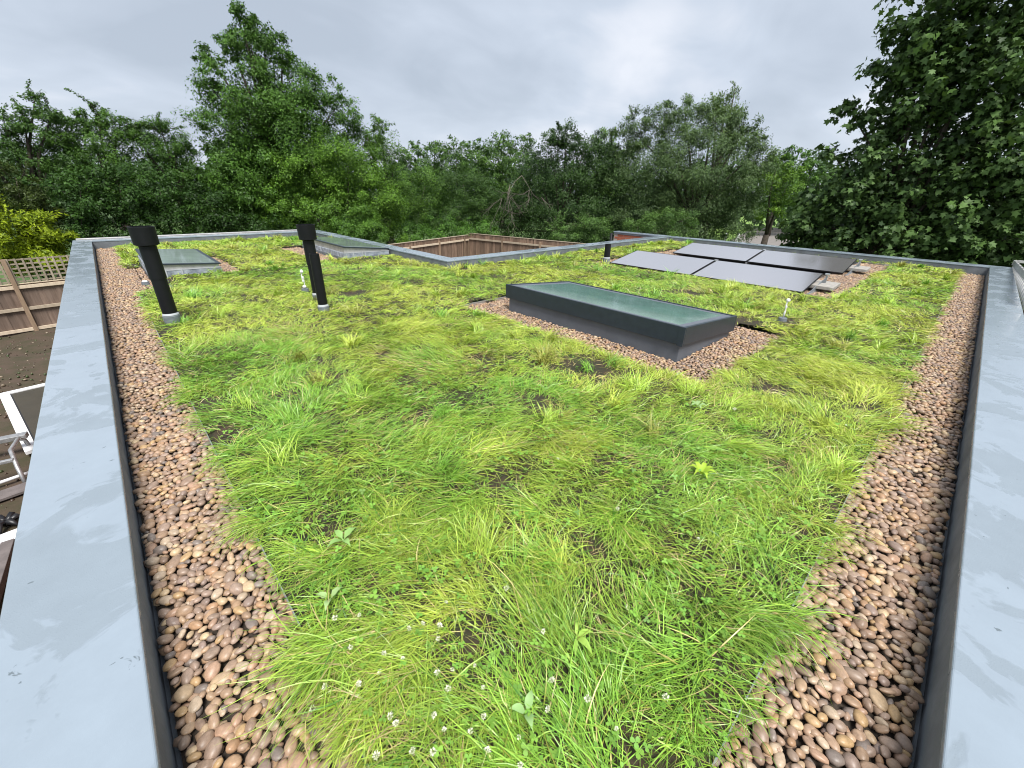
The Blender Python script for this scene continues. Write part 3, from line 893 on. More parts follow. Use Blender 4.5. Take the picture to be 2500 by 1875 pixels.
ZONES = [(9800, 0.0, 2.4, 4, 0.0032, 1.0), (7800, 2.4, 4.6, 2, 0.0042, 0.72), (3700, 4.6, 8.0, 2, 0.0062, 0.62), (1900, 8.0, 16.5, 2, 0.0098, 0.58)]
GV, GT, GC, gn = [], [], [], 0
def push(v, t, c):
    global gn
    GV.append(v); GT.append(t + gn); GC.append(c); gn += len(v)
rg = np.random.default_rng(99)
def flow_at(x, y):
    return 2 * math.pi * 1.7 * fbm(x * 1.05, y * 1.05, seed=61, oct=2) + 1.4 * (fbm(x * 3.3, y * 3.3, seed=62) - 0.5)
for dens, d0, d1, seg, w0, ls in ZONES:
    # matted clumps: blades that spring from one root and were beaten down together
    cx_, cy_ = scatter(80, d0, d1, rg)
    nc = len(cx_)
    cflow = flow_at(cx_, cy_) + rg.normal(0, 0.55, nc) + np.where(rg.random(nc) < 0.15, rg.uniform(-3, 3, nc), 0)
    cstand = np.clip(rg.normal(0.04, 0.26, nc) + (fbm(cx_ * 2.0, cy_ * 2.0, seed=63) - 0.5) * 1.2, 0, 1)
    clen = rg.uniform(0.6, 1.35, nc)
    cbri = rg.uniform(0.78, 1.22, nc)
    chue = rg.normal(0, 0.5, nc)
    per = int(dens * 0.72 / 80 / 0.9)
    k = np.repeat(np.arange(nc), per)
    n1_ = len(k)
    rr = np.abs(rg.normal(0, 0.06, n1_)); ra = rg.uniform(0, 6.28, n1_)
    x1_, y1_ = cx_[k] + rr * np.cos(ra), cy_[k] + rr * np.sin(ra)
    th1 = cflow[k] + rg.normal(0, 0.40, n1_) + np.where(rg.random(n1_) < 0.15, rg.uniform(-3, 3, n1_), 0) + 0.35 * np.sin(ra - cflow[k])
    # loose blades in between
    x2_, y2_ = scatter(dens * 0.34, d0, d1, rg)
    n2_ = len(x2_)
    th2 = flow_at(x2_, y2_) + rg.normal(0, 0.9, n2_)
    x = np.concatenate([x1_, x2_]); y = np.concatenate([y1_, y2_]); th = np.concatenate([th1, th2])
    stand = np.concatenate([cstand[k], np.clip(rg.normal(0.25, 0.3, n2_), 0, 1)])
    lenf = np.concatenate([clen[k], rg.uniform(0.5, 1.0, n2_)])
    bri = np.concatenate([cbri[k], rg.uniform(0.75, 1.1, n2_)])
    hue = np.concatenate([chue[k], rg.normal(0, 0.4, n2_)])
    ok = grass_mask(x, y, 0.02) & (rg.random(len(x)) > 0.85 * bare(x, y))
    x, y, th, stand, lenf, bri, hue = [q[ok] for q in (x, y, th, stand, lenf, bri, hue)]
    n = len(x)
    # hang over the edges
    ex, ey = x - EX, y - EY
    lush = np.clip((fbm(x * 2.2, y * 2.2, seed=66) - 0.40) * 5, 0, 1)          # where the turf spills over its edging
    hang = np.clip(1 - ex / 0.16, 0, 1); th = np.where(rg.random(n) < hang * (0.55 + 0.4 * lush), math.pi + rg.normal(0, 0.7, n), th)
    hang = np.clip(1 - ey / 0.16, 0, 1); th = np.where(rg.random(n) < hang * (0.55 + 0.4 * lush), -math.pi / 2 + rg.normal(0, 0.7, n), th)
    L = ls * (0.06 + 0.16 * rg.beta(2, 2.2, n)) * lenf * (0.8 + 0.4 * fbm(x * 1.3, y * 1.3, seed=64))
    L *= 1 - 0.45 * bare(x, y)
    L *= 1 + (0.55 * lush - 0.12) * np.clip(1 - np.minimum(ex, ey) / 0.14, 0, 1)
    ph0 = rg.uniform(0.25, 0.95, n) + 0.5 * stand
    ph1 = -0.38 + rg.normal(0, 0.22, n) + 1.0 * stand
    col = grass_cols(x, y, rg, hue) * bri[:, None]
    z0 = turf_h(x, y)
    push(*blades(np.stack([x, y], 1), z0, th, L, w0 * rg.uniform(0.6, 1.35, n), ph0, ph1, rg.normal(0, 0.6, n), seg, col, rg.normal(0, 0.85, n)))
# standing tufts
rt = np.random.default_rng(5)
tx = rt.uniform(0.1, XF, 460); ty = rt.uniform(0.0, YF, 460)
k = grass_mask(tx, ty, -0.03); tx, ty = tx[k], ty[k]
near = np.hypot(tx, ty)
keep_t = rt.random(len(tx)) < np.where(near < 3, 0.9, 0.75); tx, ty, near = tx[keep_t], ty[keep_t], near[keep_t]
for x0, y0, dd in zip(tx, ty, near):
    m_ = int(rt.integers(40, 110) * (1.0 if dd < 4 else 0.6))
    rr = rt.normal(0, 0.035, (m_, 2)); th = np.arctan2(rr[:, 1], rr[:, 0]) * 0.6 + rt.uniform(0, 6.28) + rt.normal(0, 0.6, m_)
    x = x0 + rr[:, 0]; y = y0 + rr[:, 1]
    base = [C_LIT, C_YEL, C_OLV, C_GRN, C_LIT][rt.integers(0, 5)]
    col = base * rt.uniform(0.75, 1.25, (m_, 1)) * rt.uniform(0.85, 1.15)
    seg = 4 if dd < 2.4 else 3 if dd < 6 else 2
    L = rt.uniform(0.10, 0.22, m_) * rt.uniform(0.7, 1.1)
    push(*blades(np.stack([x, y], 1), turf_h(x, y), th, L, np.full(m_, 0.0018 + 0.0011 * dd) * rt.uniform(0.7, 1.3, m_), rt.uniform(0.95, 1.45, m_), rt.uniform(-0.3, 0.75, m_), rt.normal(0, 0.4, m_), seg, col, rt.normal(0, 0.5, m_)))
go = mesh_tris('grass', np.concatenate(GV), np.concatenate(GT), M['grass'], None, np.concatenate(GC))
tag(go, 'long flattened yellow-green grass growing over the roof', 'grass', kind='stuff')

# clover leaves among the near grass
rc = np.random.default_rng(12)
n = 11000
x = rc.uniform(0.1, 4.2, n); y = rc.uniform(0.0, 4.2, n)
lush = np.clip((0.50 - fbm(x * 0.75, y * 0.75, seed=41)) * 4 + (fbm(x * 3.1, y * 3.1, seed=71) - 0.42) * 3.2, 0, 1)
lush = np.maximum(lush, np.clip(1.25 - np.hypot(x - 0.35, y - 0.55) / 0.55, 0, 0.9))
k = grass_mask(x, y) & (rc.random(n) < lush * np.clip(1.3 - np.hypot(x, y) / 4.0, 0.12, 1)); x, y = x[k], y[k]
n = len(x)
zb = turf_h(x, y) + rc.uniform(0.008, 0.05, n)
yaw = rc.uniform(0, 6.28, n); rad = rc.uniform(0.005, 0.0095, n)
til = rotmats(yaw, np.abs(rc.normal(0, 0.35, n)), rc.uniform(0, 6.28, n))
leaf = []
for q in range(3):
    a0 = 2 * math.pi * q / 3
    pts = [(0.0, 0.0, 0.0)]
    for (u, w) in ((0.55, -0.62), (1.25, -0.72), (1.7, -0.30), (1.58, 0.0), (1.7, 0.30), (1.25, 0.72), (0.55, 0.62)):
        pts.append((u * math.cos(a0) - w * math.sin(a0), u * math.sin(a0) + w * math.cos(a0), 0.12 * abs(w)))
    leaf.append(pts)
lv = np.array([p_ for L_ in leaf for p_ in L_]); lf = np.array([(8 * q, 8 * q + i, 8 * q + i + 1) for q in range(3) for i in range(1, 7)])
W = np.einsum('nij,vj->nvi', til * rad[:, None, None], lv) + np.stack([x, y, zb], 1)[:, None, :]
cc = np.array([0.17, 0.36, 0.06]) * rc.uniform(0.7, 1.35, (n, 1)) + np.array([0.06, 0.05, 0.0]) * rc.random((n, 1))
co_ = mesh_tris('clover', W.reshape(-1, 3), (lf[None] + (np.arange(n) * 24)[:, None, None]).reshape(-1, 3), M['clover'], None, np.repeat(cc, 24, 0))
tag(co_, 'green three-part clover leaves among the near grass', 'clover', kind='stuff')

# ------------------------------------------------------------------ white clover heads
bm = bmesh.new()
rf = random.Random(3)
for i in range(26):
    u = 1 - 1.75 * i / 25; ph = i * 2.39996
    s = math.sqrt(max(0, 1 - u * u))
    d = Vector((s * math.cos(ph), s * math.sin(ph), u))
    side = d.orthogonal().normalized(); side = Matrix.Rotation(rf.uniform(0, 6.28), 3, d) @ side
    b0 = d * 0.003; tip = d * rf.uniform(0.0085, 0.0115)
    w = 0.0021
    a1 = bm.verts.new(b0); a2 = bm.verts.new(b0 + (tip - b0) * 0.6 + side * w); a3 = bm.verts.new(tip + Vector((0, 0, 0.0008))); a4 = bm.verts.new(b0 + (tip - b0) * 0.6 - side * w)
    bm.faces.new((a1, a2, a3)); bm.faces.new((a1, a3, a4))
tube_into(bm, [(0, 0, 0.002), (0.003, 0.001, -0.03), (0.008, 0.003, -0.07)], 0.0009, 3, False)
flower_me = bm_mesh('clover_flower', bm)
fm, ft, fb = mat_new('clover_white')
tcn = nd(ft, 'ShaderNodeTexCoord'); sp = nd(ft, 'ShaderNodeSeparateXYZ'); ft.links.new(tcn.outputs['Object'], sp.inputs[0])
mr = nd(ft, 'ShaderNodeMapRange'); mr.inputs['From Min'].default_value = -0.007; mr.inputs['From Max'].default_value = 0.004
ft.links.new(sp.outputs['Z'], mr.inputs['Value'])
rp = nd(ft, 'ShaderNodeValToRGB'); rp.color_ramp.elements[0].color = (0.30, 0.36, 0.12, 1); rp.color_ramp.elements[1].color = (0.82, 0.80, 0.66, 1)
ft.links.new(mr.outputs[0], rp.inputs[0]); ft.links.new(rp.outputs[0], fb.inputs['Base Color'])
fb.inputs['Roughness'].default_value = 0.7
flower_me.materials.append(fm)
rfl = np.random.default_rng(21)
FLOWERS = [(0.103, 0.854), (0.364, 0.837), (0.433, 0.765), (0.198, 0.892), (0.265, 0.811), (0.3, 0.763), (0.172, 0.777), (0.26, 0.694), (0.406, 0.733), (0.352, 0.657), (0.354, 0.608), (0.058, 0.837), (0.199, 0.647), (0.203, 0.626), (0.288, 0.58), (0.383, 0.487), (0.204, 0.545), (0.24, 0.507), (0.34, 0.419), (0.396, 0.647), (0.442, 0.598), (0.516, 0.378), (0.401, 0.812), (0.263, 0.971), (0.206, 1.036), (0.232, 0.774), (0.589, 0.429), (0.612, 0.32), (0.428, 0.543), (0.416, 0.386), (0.69, 0.736), (0.666, 0.535), (0.953, 0.409), (0.505, 0.835), (0.385, 0.347), (0.136, 0.607), (0.337, 0.482), (0.291, 0.536), (0.614, 0.228), (0.781, 0.179), (1.417, 0.38), (1.412, 1.13), (2.685, 0.722), (2.639, 0.312), (1.312, 0.694), (2.993, 0.183)]
for (x, y) in FLOWERS:
    z = float(turf_h(np.array([x]), np.array([y]))[0]) + rfl.uniform(0.04, 0.075)
    o = link('clover_flower', flower_me, None, None, (x, y, z))
    o.rotation_euler = (rfl.normal(0, 0.5), rfl.normal(0, 0.5), rfl.uniform(0, 6.28))
    s = rfl.uniform(0.6, 1.1); o.scale = (s * rfl.uniform(0.8, 1.2), s * rfl.uniform(0.8, 1.2), s)
    tag(o, 'small white clover flower head standing in the near grass', 'flower', 'white clover flowers in the near grass')

# ------------------------------------------------------------------ broad-leaved weeds
def weed(name, loc, leaves, col, label, lobed=False):
    root = empty(name, loc, label, 'plant')
    for (ang, ln, wd, rise, droop) in leaves:
        ln *= 0.55; wd *= 0.5
        n = 9
        L, R = [], []
        for i in range(n + 1):
            s = i / n
            prof = math.sin(math.pi * min(1, s ** 0.8)) * wd * (0.6 + 0.4 * (1 - s))
            if lobed:
                prof *= 0.45 + 0.75 * abs(math.sin(s * math.pi * 4.0))
            if s < 0.15: prof = wd * 0.12
            h = rise * math.sin(s * 1.9) - droop * s * s
            px, py = ln * s * math.cos(ang), ln * s * math.sin(ang)
            L.append((px - prof * math.sin(ang), py + prof * math.cos(ang), h + prof * 0.35))
            R.append((px + prof * math.sin(ang), py - prof * math.cos(ang), h + prof * 0.35))
        mid = [(ln * i / n * math.cos(ang), ln * i / n * math.sin(ang), rise * math.sin(i / n * 1.9) - droop * (i / n) ** 2) for i in range(n + 1)]
        V = np.array(L + mid + R); T = []
        for i in range(n):
            a_, b_, c_ = i, n + 1 + i, 2 * (n + 1) + i
            T += [(a_, b_, b_ + 1), (a_, b_ + 1, a_ + 1), (b_, c_, c_ + 1), (b_, c_ + 1, b_ + 1)]
        c = np.array(col) * random.uniform(0.85, 1.15)
        mesh_tris('leaf', V, np.array(T), M['clover'], root, np.repeat(c[None], len(V), 0), smooth=True)
    return root
weed('dock_plant', (0.74, 0.46, 0.085), [(-0.55, 0.105, 0.024, 0.03, 0.02), (-1.6, 0.13, 0.028, 0.03, 0.04), (-2.5, 0.12, 0.014, 0.025, 0.04), (0.7, 0.09, 0.012, 0.03, 0.02)],
     (0.36, 0.55, 0.10), 'pale lime broad-leaved plant in a bare patch of the near grass')
weed('thistle_plant', (0.36, 1.34, 0.085), [(0.3, 0.13, 0.035, 0.03, 0.02), (1.7, 0.12, 0.03, 0.03, 0.02), (3.2, 0.12, 0.03, 0.03, 0.02), (4.8, 0.11, 0.03, 0.03, 0.02)],
     (0.28, 0.46, 0.14), 'pale lobed rosette in the grass beside a small bare patch', True)
weed('thistle_plant', (0.22, 1.12, 0.075), [(0.2, 0.10, 0.026, 0.03, 0.02), (2.2, 0.10, 0.026, 0.03, 0.02), (4.1, 0.09, 0.026, 0.03, 0.02)],
     (0.33, 0.47, 0.19), 'small pale lobed rosette close to the left metal edging', True)
weed('leafy_plant', (1.87, 0.57, 0.08), [(a_, 0.13, 0.03, 0.06, 0.03) for a_ in (0.2, 1.1, 2.0, 3.0, 3.9, 5.0, 5.7)],
     (0.36, 0.52, 0.05), 'bright lime leafy clump in the grass on the right', True)
weed('leafy_plant', (0.48, 0.42, 0.08), [(a_, 0.09, 0.028, 0.03, 0.01) for a_ in (0.5, 2.4, 4.2)],
     (0.36, 0.56, 0.22), 'pale green round-leaved plant at the bottom of the near clover patch')
weed('thistle_plant', (2.59, 0.92, 0.075), [(a_, 0.11, 0.03, 0.035, 0.02) for a_ in (0.4, 1.5, 2.7, 3.9, 5.2)],
     (0.32, 0.47, 0.19), 'greyish lobed plant in the grass right of the skylight', True)

# ------------------------------------------------------------------ central skylight
def zslope(x, x0, x1, za, zb):
    return za + (zb - za) * (x - x0) / (x1 - x0)
sk = empty('skylight', (SKY[0], SKY[2], -0.03), 'large dark grey skylight with green glass on a pebble bed', 'skylight')
def skpart(o):
    o.parent = sk
    o.matrix_parent_inverse = Matrix.Translation((-SKY[0], -SKY[2], 0.03))
    return o
def hexa(bm, x0, x1, y0, y1, zb, zt):
    """box with sloping bottom and top; zb/zt = (z at x0, z at x1)"""
    v = [bm.verts.new(c) for c in ((x0, y0, zb[0]), (x1, y0, zb[1]), (x1, y1, zb[1]), (x0, y1, zb[0]), (x0, y0, zt[0]), (x1, y0, zt[1]), (x1, y1, zt[1]), (x0, y1, zt[0]))]
    for f in ((0, 3, 2, 1), (4, 5, 6, 7), (0, 1, 5, 4), (1, 2, 6, 5), (2, 3, 7, 6), (3, 0, 4, 7)):
        bm.faces.new([v[i] for i in f])
def hexobj(name, x0, x1, y0, y1, zb, zt, mat, bev=0.0, parent=None):
    bm = bmesh.new(); hexa(bm, x0, x1, y0, y1, zb, zt)
    if bev: bmesh.ops.bevel(bm, geom=list(bm.edges), offset=bev, segments=2, affect='EDGES', profile=0.5)
    return link(name, bm_mesh(name, bm), mat, parent)
x0, x1, y0, y1 = SKY
ZA, ZB = 0.322, 0.212                    # frame top at the near and the far edge
def fz(x, d): return zslope(x, x0 - 0.03, x1 + 0.03, ZA, ZB) - d
skpart(hexobj('kerb', x0, x1, y0, y1, (-0.05, -0.05), (fz(x0, 0.03), fz(x1, 0.03)), M['kerb_grey'], 0.004))
for (a0, a1, b0, b1, nm) in ((x0 - 0.032, x0 - 0.004, y0 - 0.032, y1 + 0.032, 'frame_side'), (x1 + 0.004, x1 + 0.032, y0 - 0.032, y1 + 0.032, 'frame_side'),
                             (x0 - 0.0035, x1 + 0.0035, y0 - 0.0318, y0 - 0.004, 'frame_side'), (x0 - 0.0035, x1 + 0.0035, y1 + 0.004, y1 + 0.0318, 'frame_side')):
    skpart(hexobj(nm, a0, a1, b0, b1, (fz(a0, 0.165), fz(a1, 0.165)), (fz(a0, 0), fz(a1, 0)), M['anthracite'], 0.003))
skpart(box('corner_trim', x0 - 0.036, x0 - 0.0325, y0 - 0.036, y0 + 0.02, 0.15, ZA - 0.002, M['anthracite']))
# black ceramic border and glass pane
bd = 0.075
for (a0, a1, b0, b1) in ((x0 - 0.003, x0 + bd, y0 - 0.003, y1 + 0.003), (x1 - bd, x1 + 0.003, y0 - 0.003, y1 + 0.003), (x0 + bd, x1 - bd, y0 - 0.003, y0 + bd), (x0 + bd, x1 - bd, y1 - bd, y1 + 0.003)):
    skpart(hexobj('glass_border', a0, a1, b0, b1, (fz(a0, 0.028), fz(a1, 0.028)), (fz(a0, 0.009), fz(a1, 0.009)), M['kerb_grey']))
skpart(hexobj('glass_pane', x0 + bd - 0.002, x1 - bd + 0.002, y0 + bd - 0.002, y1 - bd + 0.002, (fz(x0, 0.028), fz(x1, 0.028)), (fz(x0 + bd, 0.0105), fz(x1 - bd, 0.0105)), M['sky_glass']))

# ------------------------------------------------------------------ rear skylights
def rear_skylight(R, za, zb, label, seams):
    x0, x1, y0, y1 = R
    s = empty('skylight', (x0, y0, -0.03), label, 'skylight')
    def P(o):
        o.parent = s; o.matrix_parent_inverse = Matrix.Translation((-x0, -y0, 0.03)); return o
    def fz(x, d): return zslope(x, x0, x1, za, zb) - d
    P(hexobj('kerb', x0, x1, y0, y1, (-0.05, -0.05), (0.055, 0.055), M['upstand'], 0.004))
    P(hexobj('membrane_upstand', x0 + 0.012, x1 - 0.012, y0 + 0.012, y1 - 0.012, (0.05, 0.05), (0.145, 0.125), M['membrane_light'], 0.006))
    P(hexobj('timber_packer', x0 + 0.03, x1 - 0.03, y0 + 0.03, y1 - 0.03, (0.12, 0.11), (fz(x0, 0.028), fz(x1, 0.028)), M['alu_dull'], 0.002))
    P(hexobj('frame', x0 + 0.005, x1 - 0.005, y0 + 0.005, y1 - 0.005, (fz(x0, 0.027), fz(x1, 0.027)), (fz(x0, 0.006), fz(x1, 0.006)), M['anthracite'], 0.003))
    P(hexobj('glass_pane', x0 + 0.07, x1 - 0.07, y0 + 0.06, y1 - 0.07, (fz(x0, 0.02), fz(x1, 0.02)), (fz(x0 + .07, 0.0), fz(x1 - .07, 0.0)), M['rear_glass']))
    for yy in seams:
        P(box('sealant_run', x0 + 0.006, x0 + 0.0125, yy, yy + 0.02, 0.0, 0.15, M['sealant']))
        P(box('sealant_run', x0 + 0.2 + (yy % 0.3), x0 + 0.215 + (yy % 0.3), y0 - 0.004, y0 + 0.0125, -0.02, 0.15, M['sealant']))
    P(hexobj('sealant_run', x0 + 0.01, x1 - 0.01, y0 + 0.008, y0 + 0.013, (0.138, 0.118), (0.15, 0.13), M['sealant']))
    return s
rear_skylight(SK2, 0.262, 0.197, 'low skylight with scuffed grey upstand behind the leftmost black pipe', (8.9, 9.6))
rear_skylight(SK3, 0.280, 0.182, 'low skylight with chalky upstand beside the far parapet near the courtyard', (8.95, 9.9, 10.4))

# ------------------------------------------------------------------ vent pipes
def pipe(loc, h, r, label, cap=None, collar=0.10, joints=()):
    s = empty('vent_pipe', (loc[0], loc[1], -0.02), label, 'pipe')
    lathe('collar', [(r + 0.012, 0.0), (r + 0.010, collar), (r + 0.004, collar + 0.004)], M['pipe_collar'], s, 24)
    lathe('sealant_ring', [(r + 0.003, collar + 0.002), (r + 0.008, collar + 0.012), (r + 0.001, collar + 0.03)], M['sealant'], s, 24)
    top = h if cap is None else h - cap[1] + 0.02
    prof = [(r, collar - 0.01)]
    for j in joints:
        prof += [(r, j - 0.001), (r + 0.006, j), (r + 0.006, j + 0.30 if j + 0.30 < top else top - 0.001)]
    prof += [(r + (0.006 if joints else 0), top), (r - 0.008, top), (r - 0.008, top - 0.15)]
    lathe('pipe', prof, M['black_plastic'], s, 28)
    if cap is not None:
        rc_, hc = cap
        lathe('cowl', [(r + 0.004, h - hc - 0.012), (rc_ - 0.008, h - hc), (rc_, h - hc + 0.002), (rc_ + 0.003, h - 0.02), (rc_ + 0.004, h), (rc_ - 0.006, h), (rc_ - 0.008, h - hc + 0.06), (0.005, h - hc + 0.055)], M['black_plastic'], s, 28)
    return s
pipe((0.275, 5.46), 1.005, 0.064, 'leftmost tall black vent pipe with a wide cowl', (0.100, 0.165), 0.14, (0.52,))
pipe((1.63, 4.93), 0.71, 0.052, 'open-topped black vent pipe with grey collar in front of another', None, 0.12)
pipe((1.80, 5.56), 0.965, 0.060, 'tall black vent pipe with a wide cowl behind an open pipe', (0.100, 0.17), 0.12, (0.50,))
pipe((7.56, 5.17), 0.42, 0.062, 'short black vent pipe at the corner of the solar panels', None, 0.13)

# ------------------------------------------------------------------ solar panels
def panel(xb, y0, y1, label):
    """lower edge at x = xb, tilted 10 degrees up away from the viewer"""
    a_ = math.radians(9.6)
    s = empty('solar_panel', (xb, y0, 0.024), label, 'solar panel', 'solar panels on the roof')
    s.rotation_euler = (0, -a_, 0)
    W, Ln, t = 1.02, y1 - y0, 0.024
    f = 0.011
    box('frame_rail', 0, f, 0, Ln, 0, t, M['frame_black'], s)
    box('frame_rail', W - f, W, 0, Ln, 0, t, M['frame_black'], s)
    box('frame_rail', f + 0.0005, W - f - 0.0005, 0, f, 0, t, M['frame_black'], s)
    box('frame_rail', f + 0.0005, W - f - 0.0005, Ln - f, Ln, 0, t, M['frame_black'], s)
    box('solar_glass', f + 0.0005, W - f - 0.0005, f + 0.0005, Ln - f - 0.0005, t - 0.008, t - 0.0015, M['pv'], s)
    return s
ROWS = [(7.53, 'front'), (10.20, 'rear')]
for xb, nm in ROWS:
    panel(xb, 3.335, 5.06, 'solar panel at the left end of the %s row' % nm)
    panel(xb, 1.56, 3.305, 'solar panel at the right end of the %s row' % nm)
    # mounting rails and ballast
    for k, (yy, w) in enumerate(((1.50, 'right'), (3.32, 'middle'))):
        mt = empty('mounting_bracket', (xb, yy, 0.0), 'metal mounting bracket under the %s of the %s solar panel row' % ('right end' if w == 'right' else 'middle', nm), 'bracket')
        bm = bmesh.new()
        hexa(bm, 0.02, 1.0, -0.004, 0.004, (0.005, 0.005), (0.02, 0.172))
        link('side_plate', bm_mesh('side_plate', bm), M['upstand'], mt)
        box('base_rail', 0.0, 1.25, -0.02, 0.02, -0.005, 0.02, M['alu'], mt)
        box('rear_leg', 0.985, 1.015, -0.016, 0.016, 0.02, 0.19, M['alu'], mt)
        box('clamp', 0.96, 1.04, -0.03, 0.03, 0.200, 0.226, M['alu'], mt, bev=0.006)
    for k, (xx, dy) in enumerate(((xb + 0.62, 1.30), (xb + 1.08, 1.34))):
        b = box('ballast_slab', -0.16, 0.16, -0.02, 0.4, 0.0, 0.05, M['concrete'], None, bev=0.005)
        b.location = (xx, dy, 0.022 if k else 0.05)
        tag(b, '%s concrete ballast slab at the right end of the %s solar panel row' % ('far' if k else 'near', nm), 'slab', 'concrete ballast slabs')

# ------------------------------------------------------------------ marker stakes
def stake(loc, h, label, caps):
    s = empty('marker_stake', loc, label, 'stake')
    lathe('base', [(0.0, 0.0), (0.05, 0.0), (0.045, 0.045), (0.012, 0.05)], M['pipe_collar'], s, 12)
    tube('stem', [(0, 0, 0.03), (0.006, -0.004, h * 0.4), (-0.008, 0.006, h * 0.7), (0, 0, h)], 0.007, M['white_plastic'], s, 6)
    for zc_, r_ in caps:
        lathe('cap', [(0.0, zc_ - 0.012), (r_ * 0.8, zc_ - 0.014), (r_, zc_), (r_ * 0.75, zc_ + 0.016), (0.0, zc_ + 0.022)], M['white_plastic'], s, 10)
    return s
stake((5.55, 1.26, 0.03), 0.27, 'thin stake with a white cap standing in a bare hole right of the skylight', ((0.25, 0.022), (0.17, 0.012), (0.10, 0.010)))
stake((1.80, 6.05, 0.05), 0.30, 'thin stake with several white discs left of the paired black pipes', ((0.27, 0.022), (0.19, 0.018), (0.15, 0.018), (0.07, 0.026)))
stake((0.245, 8.15, 0.0), 0.05, 'small grey metal outlet in the pebbles beside the rear left skylight', ((0.045, 0.035),))

# ------------------------------------------------------------------ fences
def fence(name, A, B, z0, h, label, mats, spacing=0.1, bay=1.9, rails=(0.2, 0.55, 0.9), trellis=0.0, board_h=None, face=1, gravel_board=True, first_post=0.0):
    """boarded fence from A to B (rails on the viewer's side); every board, rail and post is a part."""
    A = Vector((A[0], A[1], 0)); B = Vector((B[0], B[1], 0))
    Ln = (B - A).length; ang = math.atan2(B.y - A.y, B.x - A.x)
    s = empty(name, (A.x, A.y, z0), label, 'fence', rz=ang)
    mb, mrail, mpost, mtr = mats
    n = int(Ln / spacing)
    bm = bmesh.new(); add_box(bm, -spacing * 0.54, spacing * 0.54, -0.008, 0.008, 0.0, h)
    bme = bm_mesh('board', bm); bme.materials.append(mb)
    for i in range(n):
        o = link('board', bme, None, s, ((i + 0.5) * spacing, 0.010 * (i % 2) + random.uniform(-0.002, 0.002), random.uniform(-0.006, 0.006)))
        o.rotation_euler = (random.uniform(-0.006, 0.006), random.uniform(-0.004, 0.004), 0)
    fy = -0.04 * face
    for r_ in rails:
        box('rail', 0, Ln, fy - 0.03, fy + 0.022, h * r_ - 0.045, h * r_ + 0.045, mrail, s)
    x = first_post
    while x < Ln + 0.01:
        box('post', x - 0.05, x + 0.05, fy - 0.06, fy + 0.021, 0.0, h + trellis - 0.12 if not trellis else h + trellis, mpost, s)
        x += bay
    box('cap_rail', 0, Ln, -0.03, 0.035, h + 0.008, h + 0.034, mrail, s)
    if trellis:
        for i in range(int(Ln / 0.16)):
            box('trellis_upright', i * 0.16, i * 0.16 + 0.045, -0.034, -0.012, h + 0.04, h + trellis, mtr, s)
        k = 0
        zz = h + 0.06
        while zz < h + trellis:
            box('trellis_slat', 0, Ln, -0.010, 0.012, zz, zz + 0.04, mtr, s); zz += 0.125
    return s
FM = (M['fence_board'], M['fence_rail'], M['fence_post'], M['trellis'])
FL = (M['fence_board_left'], M['fence_rail'], M['fence_post'], M['trellis'])
fence('boarded_fence', (7.0, 18.85), (16.45, 21.55), GZ, 1.8, 'wooden boarded fence along the far left side of the courtyard', FM, 0.12, 2.35, (0.25, 0.86), first_post=2.3)
fence('boarded_fence', (16.47, 21.57), (18.9, 10.6), GZ, 1.9, 'wooden boarded fence along the far right side of the courtyard', FM, 0.12, 2.6, (0.25, 0.85), first_post=0.03)
fence('trellis_fence', (-5.2, 18.9), (0.6, 19.75), GZ, 1.50, 'reddish boarded fence with a trellis top in the left garden', FL, 0.14, 1.83, (0.10, 0.52, 0.95), trellis=0.74, first_post=1.0)
fence('boarded_fence', (20.3, -0.6), (19.2, -5.5), GZ, 1.8, 'brown boarded fence beyond the right parapet', FL, 0.14, 1.83, (0.2, 0.55, 0.9))

# ------------------------------------------------------------------ things in the left garden
fr = empty('glazed_door', (-0.79, 11.85, GZ + 0.12), 'white framed glazed door panel lying on the soil beside the house', 'door', rz=math.radians(10))
dw, dl = 1.55, 3.5
for nm, a in (('frame_side', (-dw, -dw + 0.15, -dl / 2, dl / 2)), ('frame_side', (-0.35, -0.2, -dl / 2, dl / 2)),
              ('frame_end', (-dw + 0.1505, -0.3505, dl / 2 - 0.15, dl / 2)), ('frame_end', (-dw + 0.1505, -0.3505, -dl / 2, -dl / 2 + 0.15))):
    box(nm, *a, 0, 0.07, M['white_paint'], fr, bev=0.006)
box('gasket', -dw + 0.151, -0.351, -dl / 2 + 0.151, dl / 2 - 0.151, 0.02, 0.04, M['frame_black'], fr)
box('glass_pane', -dw + 0.17, -0.37, -dl / 2 + 0.17, dl / 2 - 0.17, 0.035, 0.05, M['dark_glass'], fr)
ts = empty('steel_trestle', (-2.15, 9.6, GZ), 'galvanised steel trestle with bent legs standing over the glazed door', 'trestle', rz=math.radians(-8))
tube('leg', [(0.10, 0.55, 0.02), (0.10, 0.5, 0.3), (0.16, 0.15, 0.50), (0.16, -0.25, 0.50), (0.26, -0.6, 0.35), (0.30, -0.75, 0.02)], 0.028, M['galv'], ts, 10)
tube('leg', [(-0.75, 0.55, 0.02), (-0.75, 0.5, 0.3), (-0.70, 0.15, 0.50), (-0.70, -0.25, 0.50), (-0.60, -0.6, 0.35), (-0.55, -0.75, 0.02)], 0.028, M['galv'], ts, 10)
box('cross_bar', -0.75, 0.18, 0.36, 0.50, 0.38, 0.46, M['galv'], ts, bev=0.008)
box('cross_bar', -0.62, 0.22, -0.5, -0.44, 0.40, 0.45, M['galv'], ts, bev=0.008)
pl = tube('pole', [(-3.6, 8.75, GZ + 0.14), (-1.3, 9.2, GZ + 0.16)], 0.028, M['white_paint'], None, 10)
tag(pl, 'thin white pole lying on the soil near the trestle', 'pole')
